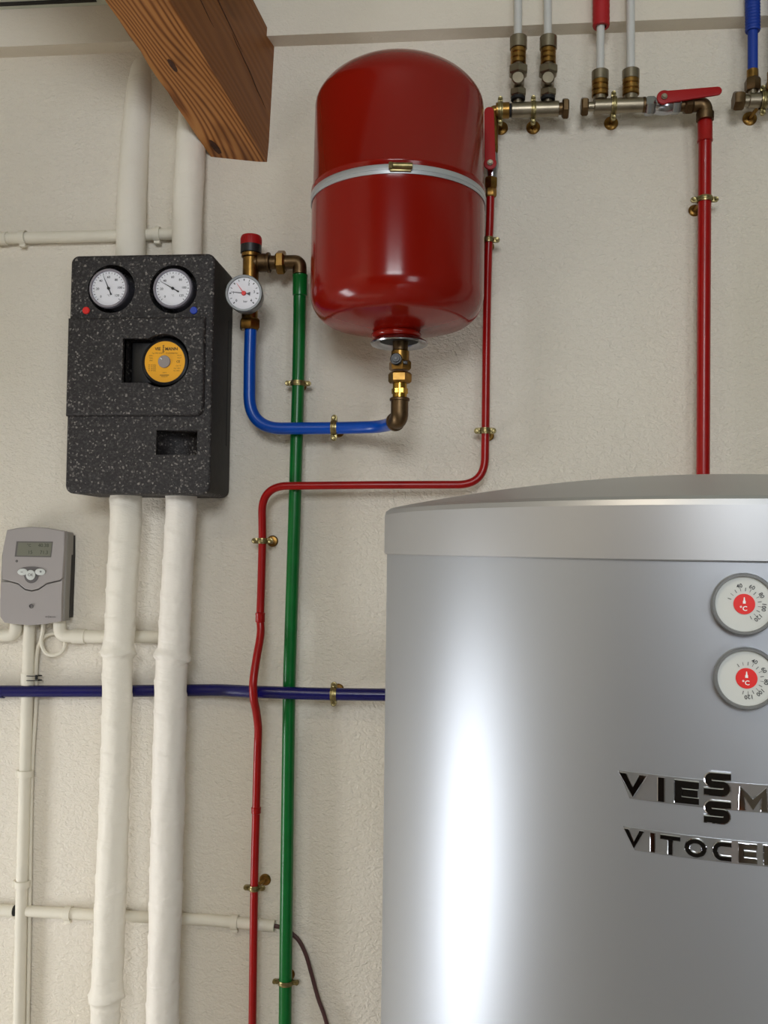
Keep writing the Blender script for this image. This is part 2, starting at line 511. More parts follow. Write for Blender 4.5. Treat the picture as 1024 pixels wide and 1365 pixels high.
framed('window_1', (XL - .08, (LW[0] + LW[1]) / 2, (LW[2] + LW[3]) / 2), LW[1] - LW[0], LW[3] - LW[2], (1, 0, 0), mull=False, bar=.03)
framed('window_2', ((RW[0] + RW[1]) / 2, YB - .08, (RW[2] + RW[3]) / 2), RW[1] - RW[0], RW[3] - RW[2], (0, 1, 0))
framed('added_window', ((RV[0] + RV[1]) / 2, YB - .08, (RV[2] + RV[3]) / 2), RV[1] - RV[0], RV[3] - RV[2], (0, 1, 0))
b = MB(); ym = (LD[0] + LD[1]) / 2
for y in (LD[0] + .03, LD[1] - .03): b.box((XL - .04, y, 1.0), .12, .06, 2.0, None, .004)
b.box((XL - .04, ym, 1.97), .12, LD[1] - LD[0] - .12, .06, None, .004)
d2_ = struct(b.build('added_left_door', 'doordark'))  # added for its dark reflection in the badge letters
b = MB(); b.box((XL - .06, ym, .97), .045, LD[1] - LD[0] - .12, 1.94, None, .004); b.build('added_door_leaf', 'doordark', d2_)
# unseen rear door added for the badge letters to mirror: wooden frame, dark leaf
b = MB()
for x in (RD[0] + .04, RD[1] - .07): b.box((x, YB + .0, 1.0), .14 if x > -.6 else .08, .24, 2.0, None, .004)
b.box(((RD[0] + RD[1]) / 2, YB, 1.96), RD[1] - RD[0] - .2, .24, .08, None, .004)
dr = struct(b.build('added_rear_door', 'doorwood'))
b = MB(); b.box(((RD[0] + RD[1]) / 2 - .02, YB - .05, .96), RD[1] - RD[0] - .2, .045, 1.92, None, .004); b.build('added_door_leaf', 'doordark', dr)
b = MB(); b.cyl((-1.7, YB - .03, 1.02), (0, 1, 0), .01, 0, .05); b.cyl((-1.7, YB + .02, 1.02), (1, 0, 0), .009, 0, .11); b.build('added_door_handle', 'nickel', dr)
# ceiling
b = MB(); b.prism([(XL - .2, .2, zceil(.2)), (XR + .2, .2, zceil(.2)), (XR + .2, YB - .25, zceil(YB - .25)), (XL - .2, YB - .25, zceil(YB - .25))], None, (0, 0, .1))
struct(b.build('ceiling', 'ceil', flat=True))
# painted timber plate with chamfered underside along the head of the wall
b = MB()
P = .030; zc = zplate0 + .004
prof = [(0.001, zplate0), (0.001 - .001, zplate0 - .0), (-P, zc), (-P, ztop - .003), (-P + .003, ztop), (.001, ztop)]
N_ = 60
rows = []
for i in range(N_ + 1):
    x = XL + (XR - XL) * i / N_
    w = noise.noise(V3((x * 3, 0, 0))) * .002
    rows.append([b.bm.verts.new((x, y + (w if y < -.01 else 0), z + w * .6)) for y, z in prof])
for a, c in zip(rows, rows[1:]):
    for k in range(len(prof)): b.face([a[k], a[(k + 1) % len(prof)], c[(k + 1) % len(prof)], c[k]])
b.face(rows[0]); b.face(list(reversed(rows[-1])))
struct(b.build('trim_1', 'plate', sharp=25))
# dark strip painted in for the shaded gap between plate and ceiling
b = MB(); b.box(((XL + at(140, 0).x) / 2, -.04, ztop + .003), at(140, 0).x - XL, .008, .006)
struct(b.build('gap_shade_strip', 'doordark'))

# ------------------------------------------------------------------ rafter
dv = ray(945, 1200).normalized()
A = at(280, 209); B = at(357, 217); C = at(366, 56); D = A + (C - B)
cs = [A, B, C, D]
bm = bmesh.new(); uvl = bm.loops.layers.uv.new('UVMap')
Lr = 2.6; NS = 90; ND = 6
sgn = -1
rings = []; per = []
for i in range(4):
    p, q = cs[i], cs[(i + 1) % 4]
    for k in range(ND): per.append((p.lerp(q, k / ND), i, k))
for j in range(NS + 1):
    s = -.05 + (Lr + .05) * j / NS
    o = -dv * s
    ring = []
    for p, i, k in per:
        q = p + o
        if i == 0 and k == 0:       # waney arris left below
            q = q + V3((1, 0, 0)) * (.006 * max(0, noise.noise(V3((s * 22, 0, 3)))) + .004 * abs(noise.noise(V3((s * 70, 1, 3)))))
        if i == 1 and k == 0:
            q = q + V3((-1, 0, 1)) * .0015
        ring.append(bm.verts.new(q))
    rings.append(ring)
per_len = [0]
for k in range(len(per)): per_len.append(per_len[-1] + (per[(k + 1) % len(per)][0] - per[k][0]).length)
for j in range(NS):
    for k in range(len(per)):
        k2 = (k + 1) % len(per)
        f = bm.faces.new([rings[j][k], rings[j][k2], rings[j + 1][k2], rings[j + 1][k]])
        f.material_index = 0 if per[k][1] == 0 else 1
        s0 = (Lr + .05) * j / NS; s1 = (Lr + .05) * (j + 1) / NS
        side = per[k][1] * .37
        for lp, (uu, vv) in zip(f.loops, ((per_len[k], s0), (per_len[k + 1], s0), (per_len[k + 1], s1), (per_len[k], s1))):
            lp[uvl].uv = (uu + side - .03, vv)
bm.faces.new(rings[0]); bm.faces.new(list(reversed(rings[-1])))
mb = MB(); mb.bm.free(); mb.bm = bm
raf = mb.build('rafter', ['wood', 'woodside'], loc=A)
tag(raf, 'brown stained timber rafter running down into the white wall', 'rafter')
b = MB()
zg = at(366, 130)
for f0, f1, s0_, s1_, r_ in ((.10, .28, 1.9, .42, .0022), (.28, .52, .50, .12, .0016), (.52, .62, .16, .02, .0012), (.62, .70, .40, .22, .001), (.35, .42, .95, .7, .001)):
    pts_ = []
    for k in range(15):
        t = k / 14; f_ = f0 + (f1 - f0) * t + .012 * noise.noise(V3((t * 6, f0 * 9, 0)))
        pts_.append(C + (B - C) * f_ - dv * (s0_ + (s1_ - s0_) * t))
    LL = (pts_[-1] - pts_[0]).length
    b.tube(pts_, lambda l, LL=LL, r_=r_: .0003 + r_ * math.sin(PI * min(1, max(0, l / LL))) ** .6, 6)
b.build('drying_crack', 'woodknot', raf)
un = (B - A).cross(dv).normalized()
if un.z > 0: un = -un
for px_, py_, ra, rb in ((230, 87, .0085, .005), (287, 196, .011, .007), (262, 205, .006, .004)):
    r_ = ray(px_, py_); t_ = (A - CAM).dot(un) / r_.dot(un); kc_ = CAM + r_ * t_
    b = MB(); e1_ = dv; e2_ = (B - A).normalized(); vs_ = []
    for k in range(26):
        a_ = 2 * PI * k / 26; q_ = 1 + .25 * noise.noise(V3((math.cos(a_) * 2, math.sin(a_) * 2, px_)))
        vs_.append(kc_ + un * .0006 + e1_ * math.cos(a_) * ra * 1.6 * q_ + e2_ * math.sin(a_) * rb * q_)
    b.prism(vs_, None, -un * .004); b.build('knot', 'woodknot', raf)


# ------------------------------------------------------------------ pipes
def pxpath(pts, d=None):
    return [at(p[0], p[1], p[2] if len(p) > 2 else d) for p in pts]


def todown(p0, p1, z=0.0):
    """continue the line p0->p1 down to height z"""
    t = (z - p1.z) / (p1.z - p0.z)
    return p1 + (p1 - p0) * t


def pipe(name, label, pts, r, m, group=None, seg=20, sub=.02, rf=None, joints=(), cat='pipe'):
    b = MB(); b.tube(path(pts, 0, sub=sub) if sub else pts, r, seg, rfun=rf)
    o = b.build(name, m, sharp=40); tag(o, label, cat, group)
    for (q, ax, rr, ln) in joints:
        j = MB(); j.lathe([(rr * .75, -ln / 2 - .002), (rr, -ln / 2), (rr, ln / 2 - .004), (rr * 1.04, ln / 2 - .003), (rr * 1.04, ln / 2), (rr * .75, ln / 2 + .001)], q, ax, 20)
        j.build('socket_joint', m, o)
    return o


# green
gp = pxpath([(400, 362, .05), (399.5, 400, .046), (399, 440, .038), (397.5, 511, .03), (395, 600, .03), (392.2, 700, .03), (387.5, 850, .03), (385.5, 925, .03), (382.5, 1150, .03), (380, 1365, .03)])
gp.append(todown(gp[-2], gp[-1]))
gcat = catmull(gp[:-1], 6) + [gp[-1]]
pipe('green_pipe', 'green painted pipe running the full height of the wall', gcat, .0114, 'green',
     joints=[(at(400, 380, .049), (at(400, 362, .05) - at(399.7, 400, .046)), .0132, .036)])

# bright blue
bl = pxpath([(334, 436, .052), (332.6, 480, .052)])
corner = [at(333, 480, .052), at(332.2, 571.5, .054), at(462, 570.5, .055), at(519, 567.5, .122)]
vd = .160
ed = V3((-.42, .91, -.01)).normalized()
ec = V3((at(533.3, 500, vd).x, -vd, at(535, 560, vd).z))
bp_ = path([at(334.5, 432, .052), at(333, 480, .052), at(332.2, 571.5, .054), at(455, 570.5, .055), ec + ed * .085, ec + ed * .016], [0, 0, .088, .03, .03, 0], 16)
pipe('blue_pipe', 'bright blue pipe bent from the safety valve to the red vessel', bp_, .0108, 'blue', sub=.012)

# dark blue horizontal
db = pxpath([(-60, 921.5, .022), (0, 921.5, .022), (135, 921.3, .022), (240, 920.4, .022), (290, 920, .028), (330, 921.8, .046), (352, 922.6, .054), (395, 924, .055), (445, 925.3, .055), (540, 926.5, .055), (640, 928, .055), (900, 931, .055)])
db = [V3((XL, db[0].y, db[0].z + .0))] + db + [V3((XR, db[-1].y, db[-1].z))]
for _i in (0, -1): db[_i].z = db[1 if _i == 0 else -2].z
pipe('dark_blue_pipe', 'dark blue horizontal pipe passing behind the white lagged pipes and the silver tank', catmull(db, 5), .0109, 'dblue')

# thin red
rp = [(654, 262, .048), (653, 300, .040), (651, 340, .034), (649, 430, .034), (647.3, 574, .034)]
v1 = catmull(pxpath(rp), 5)
seg1 = path([v1[-1], at(646, 646, .040), at(500, 646.5, .052), at(349, 648, .052), at(350, 720, .04)], [0, .06, 0, .055, 0], 14)
lowp = [(350, 720, .04), (348, 790, .04), (347, 822, .042), (347.5, 845, .048), (342, 878, .066), (337.8, 908, .078), (338.3, 930, .078), (342, 950, .066), (344.3, 972, .052), (343.5, 1000, .04), (341.5, 1080, .036), (339, 1183, .034), (336.5, 1365, .032)]
lp_ = pxpath(lowp)
seg2 = catmull(lp_, 6); seg2.append(todown(lp_[-2], lp_[-1]))
pipe('red_pipe', 'thin red pipe jogging across the wall beneath the vessel, bulging around the dark blue pipe', v1 + seg1[1:] + seg2[1:], .0071, 'redpipe',
     joints=[(at(347, 823, .043), (0, 0, 1), .0084, .016), (at(341.5, 1080, .036), (0, 0, 1), .0084, .010), (at(343, 1012, .04), (0, 0, 1), .0074, .006)][:2])

# thick red at right, runs down behind the tank
rr_ = pxpath([(940, 158, .045), (940, 190, .043), (939.5, 266, .036), (938.5, 420, .033), (937.5, 620, .033), (936.5, 760, .033)])
rr_.append(todown(rr_[-2], rr_[-1]))
pipe('red_pipe', 'thick red pipe dropping from the red lever valve to behind the silver tank', catmull(rr_[:-1], 5) + [rr_[-1]], .0112, 'redpipe',
     joints=[(at(940, 176, .044), (0, 0, -1), .0125, .034)])


# white lagged pipes (px centre, y, half width px)
def lagged(label, pts, d, rings=(), top=None, cont=False, group='white lagged pipes', k=1.0):
    cs_ = [(at(x, y, d if len(e) == 0 else e[0]), h * mpp(d)) for x, y, h, *e in pts]
    if cont: cs_.append((todown(cs_[-2][0], cs_[-1][0]), cs_[-1][1]))
    pp = path([c for c, _ in cs_], 0, sub=.004)
    cum = [0]
    for a, c in zip(cs_, cs_[1:]): cum.append(cum[-1] + (c[0] - a[0]).length)
    rl = [r for _, r in cs_]

    def rad(l):
        for i in range(len(cum) - 1):
            if l <= cum[i + 1] + 1e-6:
                t = (l - cum[i]) / (cum[i + 1] - cum[i]); return rl[i] * (1 - t) + rl[i + 1] * t
        return rl[-1]
    L0 = [(at(180, y, d) - V3((0, 0, 0))).z for y in rings]
    ztop_ = cs_[0][0].z
    sd = random.random() * 50
    def rf(l, a):
        z = ztop_ - l
        o = noise.noise(V3((math.cos(a) * 1.5 + sd, math.sin(a) * 1.5, l * 9))) * .0016
        o += noise.noise(V3((math.cos(a) * 3 + sd, math.sin(a) * 3, l * 40))) * .0006
        ph = (l / .055 + a / (2 * PI) + noise.noise(V3((sd, l * 5, 0))) * .5) % 1.0
        o = (o + .0017 * (1 - ph) ** 4 - .0005) * k
        for zz in L0:
            dz = z - zz + .003 * math.sin(a * 2 + sd)
            o += (.0075 if dz < 0 else .0055) * math.exp(-(dz / (.004 if dz < 0 else .009)) ** 2)
        return o
    b = MB(); b.tube(pp, rad, 40, rfun=rf)
    o = b.build('lagged_pipe', 'lag2' if 'right half' in label else 'lag', sharp=60); return tag(o, label, 'pipe', group)


lagged('white lagged pipe under the left half of the black pump station', [(168.5, 640, 21.5), (168, 690, 21.5), (158.5, 862, 20.5), (157, 880, 20), (155, 1000, 20), (147.5, 1200, 20.5), (142.5, 1320, 21), (141.5, 1335, 19.5), (140.5, 1365, 19.5)], .062, (871, 1330), cont=True)
M['lag2'] = M['lag'].copy(); M['lag2'].node_tree.nodes['Principled BSDF'].inputs['Base Color'].default_value = lin((236, 230, 220))
lagged('white lagged pipe under the right half of the black pump station', [(243, 640, 20.5), (241, 690, 20.5), (231.5, 862, 21.5), (228.5, 885, 21.5), (225.5, 1000, 22), (221, 1200, 22), (216, 1365, 21.5)], .062, (874,), cont=True)
lagged('white lagged pipe rising from the pump station, merging into the wall', [(195, 68, 16, -.05), (190, 98, 17.5, -.012), (186, 125, 18.5, -.003), (180, 190, 19.5, .006), (176, 260, 20, .016), (174, 355, 20, .03)], .02, k=.3)
lagged('white lagged pipe rising from the pump station up to the wooden rafter', [(262, 112, 18, -.05), (258, 145, 19.5, -.008), (255, 175, 20.5, .012), (254, 210, 20.5, .024), (250, 275, 20.5, .034), (249, 355, 20.5, .045)], .04, k=.5)


# conduits
def conduit(label, pts, r_px, d=.013, joints=(), cat='conduit', fil=0.0, name='conduit'):
    pp_ = pxpath([q if len(q) > 2 else (q[0], q[1], d) for q in pts])
    if pts[0][0] < 0: pp_ = [V3((XL, pp_[0].y, pp_[0].z))] + pp_      # runs on to the left wall
    if pts[-1][0] < 0: pp_ = pp_ + [V3((XL, pp_[-1].y, pp_[-1].z))]
    p = path(pp_, fil, 8)
    b = MB(); b.tube(p, r_px * mpp(d), 18); o = b.build(name, 'conduit'); tag(o, label, cat)
    for x, y, vert in joints:
        j = MB(); q = at(x, y, d); ax = (0, 0, 1) if vert else (1, 0, 0)
        R_ = r_px * mpp(d)
        j.lathe([(R_, -.012), (R_ * 1.17, -.012), (R_ * 1.17, .012), (R_, .012)], q, ax, 18)
        j.build('coupling', 'conduit', o)
    return o


def clip(x, y, d, r_px, label, vert=False):
    """c-shaped plastic conduit clip with base foot"""
    q = at(x, y, d); R_ = r_px * mpp(d) + .0012; b = MB(); n = 20
    ax = V3((0, 0, 1)) if vert else V3((1, 0, 0)); side = V3((1, 0, 0)) if vert else V3((0, 0, 1))
    pts = []
    for k in range(n + 1):
        a = math.radians(-140 + 280 * k / n); pts.append(q + V3((0, -1, 0)) * R_ * math.cos(a) + side * R_ * math.sin(a))
    ring = []
    for p in pts:
        o = (p - q).normalized()
        ring.append([b.bm.verts.new(p + ax * s * .006 + o * t) for s, t in ((-1, 0), (1, 0), (1, .0018), (-1, .0018))])
    for a, c in zip(ring, ring[1:]):
        for k in range(4): b.face([a[k], a[(k + 1) % 4], c[(k + 1) % 4], c[k]])
    b.face(ring[0]); b.face(list(reversed(ring[-1])))
    b.box(V3((q.x, -.0035, q.z)) , .014 if vert else .012, .007, .012 if vert else .016, None, .001)
    b.box(q - side * (R_ + .003) + V3((0, 0, 0)), .006 if vert else .012, .009, .012 if vert else .006, None, .0015)
    return tag(b.build('conduit_clip', 'conduit'), label, 'clip')


conduit('white conduit running across the wall above the pump station', [(-60, 318.5), (0, 318), (120, 315), (229, 312), (262, 311)], 8, .012, [(2, 318, False)])
conduit('white conduit elbow leaving the controller towards the right lagged pipe', [(79.5, 826, .02), (80, 848, .02), (130, 848.5, .018), (232, 849.5, .014)], 8.6, .018, [(106, 848.3, False)], fil=.02)
conduit('white conduit elbow leaving the controller towards the left picture edge', [(22, 826, .02), (21, 846.5, .02), (-60, 847.5, .015)], 8.6, .018, fil=.02)
vq = [(39.5, 826), (38.5, 860), (35.5, 950), (31.5, 1100), (28, 1230), (25.5, 1365)]
vc = pxpath([(x, y, .014) for x, y in vq]); vc.append(todown(vc[-2], vc[-1]))
b = MB(); b.tube(vc, 8 * mpp(.014), 18)
vo = tag(b.build('conduit', 'conduit'), 'vertical white conduit below the grey controller', 'conduit')
j = MB(); j.lathe([(.0095, -.011), (.0122, -.011), (.0122, .011), (.0095, .011)], at(37, 905, .014), (0, 0, 1), 18)
j.build('coupling', 'conduit', vo)
conduit('white conduit low on the wall ending left of the green pipe', [(36, 1214.5, .011), (140, 1220), (275, 1226), (366, 1234.5)], 7.3, .011)
conduit('white conduit stub at the lower left picture edge', [(-60, 1211), (19, 1213.8)], 8, .011)
b = MB(); b.cyl(at(19.2, 1213.8, .011), (1, 0, .0), .0095, -.003, .0035); tag(b.build('end_plug', 'blackr'), 'black plug in the end of the conduit stub at lower left', 'plug')
clip(31, 317, .012, 8, 'white clip on the upper conduit near the left picture edge')
clip(210, 312.7, .012, 8, 'white clip on the upper conduit between the lagged pipes')
clip(34, 1031, .014, 8, 'white clip on the vertical conduit, just below the dark blue pipe', True)
clip(30, 1178, .014, 8, 'white clip on the vertical conduit, just above the low conduit', True)
clip(91, 1217.5, .011, 7.3, 'white clip on the low conduit left of the lagged pipes')
clip(313, 1229.5, .011, 7.3, 'white clip on the low conduit beside the thin red pipe')

# white cable with loop under the controller
cp = [(57.5, 826, .02), (57, 840, .02), (55, 856, .018), (60, 869, .018), (70, 873.5, .018), (82, 869, .016), (87, 858, .012), (83, 848, .0075), (72, 844.5, .0075), (60, 848, .012), (51.5, 860, .012), (48.5, 880, .010), (48, 905, .006), (48, 940, .006), (45, 985, .006), (42.5, 1035, .006), (41, 1100, .006), (40, 1180, .006), (39, 1250, .006), (37, 1365, .006)]
cq = pxpath(cp); cc = catmull(cq, 6); cc.append(todown(cq[-2], cq[-1]))
b = MB(); b.tube(cc, .0035, 10); tag(b.build('white_cable', 'conduit'), 'white cable looped below the controller and following the vertical conduit', 'cable')
b = MB()
for yy in (900.5, 906.5):
    q = at(42.5, yy, .013)
    pts = [q + V3((math.cos(a) * .0185, -math.sin(a) * .0125, .0008 * math.sin(a))) for a in [2 * PI * k / 28 for k in range(29)]]
    b.tube(pts, .0008, 6, cap=False)
b.box(at(48.5, 903, .022), .004, .004, .009, None, .0008)
tag(b.build('cable_tie', 'blackr'), 'thin black cable tie strapping the white cable to the conduit', 'cable tie')

# brown cable
bq = pxpath([(360, 1233.5, .011), (372, 1235.5, .011), (383, 1240, .010), (392, 1247, .012), (400, 1256, .014), (408, 1273, .014), (415, 1297, .014), (424, 1330, .014), (436, 1366, .014)])
bq.append(bq[-1] + V3((.03, -.0, -.12))); bq.append(bq[-1] + V3((.01, 0, -.25))); bq.append(bq[-1] + V3((0, 0, -.27)))
b = MB(); b.tube(catmull(bq, 6), .0038, 10); tag(b.build('brown_cable', 'cablebrown'), 'brown cable coming out of the conduit and hanging behind the green pipe', 'cable')


# ------------------------------------------------------------------ pipe brackets
def bracket(p, r, axis, ear, label, wpx=7, rosette=(0, 0), rr=.0105, group='brass pipe brackets', tilt=None, el=.011, m='zinc'):
    """two-screw clamp around a pipe. p centre, axis of the pipe, ear direction"""
    p = V3(p); ax = V3(axis).normalized(); ear = V3(ear); ear = (ear - ax * ear.dot(ax)).normalized(); out = ear.cross(ax).normalized()
    if out.y > 0: out = -out
    root = thing('pipe_bracket', label, 'bracket', (p.x, 0, p.z), group)
    w = wpx * mpp(.03) / 2; b = MB(); n = 36; t = .0015; R0 = r + .0004
    prof = [(-w, 0), (-w, t), (-w * .45, t + .0003), (-w * .3, t + .0012), (w * .3, t + .0012), (w * .45, t + .0003), (w, t), (w, 0)]
    rings = []
    for k in range(n):
        a = 2 * PI * k / n; o = ear * math.cos(a) + out * math.sin(a)
        rings.append([b.bm.verts.new(p + ax * u + o * (R0 + v)) for u, v in prof])
    for k in range(n):
        A_, B_ = rings[k], rings[(k + 1) % n]
        for i in range(len(prof)): b.face([A_[i], A_[(i + 1) % len(prof)], B_[(i + 1) % len(prof)], B_[i]])
    b.build('band', m, root)
    for s in (-1, 1):
        e = MB(); c = p + ear * s * (r + t)
        pts = []
        for k in range(9):
            a = -PI / 2 + PI * k / 8; pts.append(c + ear * s * (el - w + w * math.cos(a)) + ax * w * math.sin(a) + out * .0022)
        pts = [c - ear * s * .001 - ax * w + out * .0022] + pts + [c - ear * s * .001 + ax * w + out * .0022]
        e.prism(pts, None, -out * .0044, .0006)
        eo = e.build('ear', m, root)
        sc = MB(); q = c + ear * s * (el - w)
        sc.lathe([(0, .0055), (.0012, .0055), (.0014, .0045), (.0031, .0048), (.0036, .0036), (.0036, .0018), (0, .0018)], q, out, 16)
        sc.cyl(q, out, .0018, -.008, .002, 10)
        sc.build('screw', 'zinc', eo)
    st = MB(); back = V3((p.x + rosette[0], 0, p.z + rosette[1]))
    top_ = p - out * (r + .001)
    st.lathe([(0, -.001), (rr, -.001), (rr, .0012), (rr * .8, .0032), (.0045, .0036), (.0045, .006), (0, .006)], back, (0, -1, 0), 24)
    if (top_ - back).length > .004:
        st.tube([back + V3((0, -.002, 0)), V3((p.x, 0, p.z)).lerp(back, .5) * 1.0 + V3((0, top_.y * .6, 0)), top_], .0035, 10)
    st.build('wall_rosette', 'brass', root)
    return root


X = V3((1, 0, 0)); Z = V3((0, 0, 1))
bracket(at(397.3, 511, .030), .0114, gp[2] - gp[4], X, 'brass bracket on the green pipe, above the blue pipe')
bracket(at(381, 1309, .030), .0114, Z, X, 'brass bracket on the green pipe beside the brown cable', wpx=6)
bracket(at(445.5, 570.2, .055), .0108, X, Z, 'pinkish brass bracket on the bright blue pipe', wpx=8)
bracket(at(445, 925.3, .055), .0109, X, Z, 'brass bracket on the dark blue pipe left of the tank', wpx=8, el=.009)
bracket(at(646.8, 574.3, .034), .0071, Z, X + Z * .07, 'brass bracket on the red pipe, under the vessel near its bend', wpx=8, rosette=(.006, -.004))
bracket(at(651.6, 320, .0365), .0071, Z, X, 'brass bracket on the red pipe behind the red vessel', wpx=7)
bracket(at(939.5, 266, .036), .0112, Z, X, 'brass bracket on the thick red pipe at the right', wpx=7, rosette=(-.009, -.006))
bracket(at(349.8, 721, .04), .0071, Z, X, 'brass bracket on the thin red pipe, level with the controller', wpx=7.5, rosette=(.010, 0))
bracket(at(339, 1183.5, .034), .0071, Z, X, 'brass bracket on the thin red pipe near the low conduit', wpx=7, rosette=(.012, .003))

# ------------------------------------------------------------------ expansion vessel
vd = .160
vc_ = at(530.5, 300, vd)
VR = .1425
zt, zb = 2.355, at(529, 449, vd).z
ves = thing('expansion_vessel', 'large red expansion vessel strapped to the wall', 'vessel', (vc_.x, vc_.y, zb))
Hh = zt - zb
prof = []
n = 22
hb, ht = .066, .079
nx = at(532.3, 449, vd).x - vc_.x            # the neck sits a little off centre
for k in range(n + 1):
    t = k / n; a = math.radians(-62 + 62 * t)
    rr0 = .050; prof.append((VR - rr0 + rr0 * math.cos(a), zb + .067 + rr0 * math.sin(a)))
p0 = prof[0]
prof = [(.026, zb - .002), (.036, zb - .0045), (.041, zb - .001), (.0415, zb + .003), (.040, zb + .005), (.0385, zb + .0065), (.044, zb + .008)] + [(.044 + (p0[0] - .044) * t, zb + .008 + (p0[1] - zb - .008) * t ** 1.12) for t in (.15, .3, .45, .6, .75, .9)] + prof
zs_ = (zb + hb + zt - ht)
zm = at(540, 224.5, vd + VR).z
prof += [(VR, zb + hb + .02), (VR, zm - .016), (VR - .0006, zm + .010), (VR + .0012, zm + .013), (VR + .0012, zm + .017), (VR - .0016, zm + .020), (VR - .003, zt - ht - .01)]
for k in range(n + 1):
    h_ = math.sin(PI / 2 * k / n)
    prof.append(((VR - .003) * max(0, 1 - h_ ** 1.75) ** (1 / 1.75), zt - ht * (1 - h_)))
b = MB(); b.lathe([(0, zb + .004)] + prof, (vc_.x, vc_.y, 0), Z, 96); b.build('shell', 'redpaint', ves, sharp=50)
b = MB(); sw = .0072
nn = 96
rings = []
for k in range(nn):
    a = 2 * PI * k / nn
    o = V3((math.cos(a), math.sin(a), 0))
    rings.append([b.bm.verts.new(V3((vc_.x, vc_.y, zm)) + o * (VR + dr_) + Z * h) for dr_, h in ((.0002, -sw), (.0016, -sw), (.0018, -sw * .35), (.0011, -sw * .3), (.0011, -sw * .2), (.0018, -sw * .15), (.0018, sw * .9), (.0012, sw), (.0002, sw))])
for k in range(nn):
    A_, B_ = rings[k], rings[(k + 1) % nn]
    for i in range(9): b.face([A_[i], A_[(i + 1) % 9], B_[(i + 1) % 9], B_[i]])
stp = b.build('strap', 'strap', ves, sharp=60, label='grey steel strap')
fr = V3((vc_.x, vc_.y, zm)); ab = math.radians(-84)
ob_ = V3((math.cos(ab), math.sin(ab), 0)); tb = V3((-math.sin(ab), math.cos(ab), 0))
b = MB(); q = fr + ob_ * (VR + .006) + Z * .002
b.cyl(q, tb, .0048, -.012, .018, 20); b.hexn(q, tb, .0056, -.018, -.012); b.box(q - ob_ * .003 - Z * .001, .032, .004, .013, (tb, ob_, Z), .001)
b.build('strap_buckle', 'zinc', stp)
b = MB(); zc_ = zb - .010
b.lathe([(.030, .0035), (.038, .0055), (.0455, .0015), (.0475, -.0015), (.0465, -.0035), (.040, -.0025), (.0345, .0), (.030, .0035)], (vc_.x + nx, vc_.y, zc_), Z, 64)
b.build('flange_ring', 'chrome', ves, label='chromed flange ring')
b = MB(); b.lathe([(0, .002), (.040, .002), (.040, .0045), (0, .0045)], (vc_.x + nx, vc_.y, zc_), Z, 48); b.build('neck_shade_disc', 'blackr', ves)  # black disc stands in for the shade inside the ring
b = MB(); b.box((vc_.x, -.012, zm), .07, .024, .045, None, .002); b.build('wall_mount', 'strap', ves)

# valve and fittings beneath the vessel
vx = V3((at(533.3, 500, vd).x, vc_.y, 0)); va = lambda y, dd=vd: at(535, y, dd).z
cv = thing('cap_valve', 'brass cap valve and elbow hanging under the red vessel', 'valve', (vx.x, vx.y, va(570)))
DN = V3((0, 0, 1)); kk = mpp(vd)


def P_(b, name, m, root, lab=None): return b.build(name, m, root, label=lab)


b = MB(); b.cyl(vx, DN, 10.5 * kk, va(470), zb + .004, 28, ch=.0005); P_(b, 'threaded_neck', 'oldbrass', cv)
b = MB(); b.cyl(vx, DN, 12.3 * kk, va(488), va(467)); b.hexn(vx, DN, 15.5 * kk, va(494), va(481), rot=.3); P_(b, 'valve_body', 'brass', cv)
b = MB(); b.hexn(vx, DN, 15.8 * kk, va(511), va(496.5), rot=.5); P_(b, 'union_nut', 'brass', cv)
b = MB(); b.cyl(vx, DN, 9.7 * kk, va(533), va(510)); b.hexn(vx, DN, 11 * kk, va(526), va(517), rot=.5); P_(b, 'nipple', 'brightbrass', cv, 'bright brass nipple')
b = MB()
b.tube(path([V3((vx.x, vx.y, va(532))), ec + Z * .002, ec + ed * .020], .022, 10), 11.8 * kk, 28)
b.lathe([(11 * kk, 0), (13.6 * kk, .001), (13.6 * kk, .0045), (11.5 * kk, .006)], (vx.x, vx.y, va(535)), DN, 28)
b.lathe([(0, 0), (13 * kk, 0), (13 * kk, .005), (11 * kk, .006)], ec + ed * .017, ed, 28)
P_(b, 'elbow', 'oldbrass', cv)
b = MB(); q = at(528.5, 479, vd + .017)
b.cyl(q, (0, -1, 0), 8 * kk, -.016, .006, 24); b.cyl(q, (0, -1, 0), 5 * kk, .006, .009, 20); b.box(q + V3((.012, .003, -.005)), .012, .006, .006, None, .001)
kn = P_(b, 'drain_cap', 'black', cv, 'black plastic drain cap')
b = MB(); b.lathe([(0, .0105), (.0022, .0105), (.0028, .009)], q, (0, -1, 0), 14); b.build('cap_center', 'inkg', kn)


# ------------------------------------------------------------------ dials
def frame_of(c, nrm, up=Z):
    n_ = V3(nrm).normalized(); r_ = V3(up).cross(n_).normalized(); u_ = n_.cross(r_)
    return lambda x, y, z=0.0: V3(c) + r_ * x + u_ * y + n_ * z


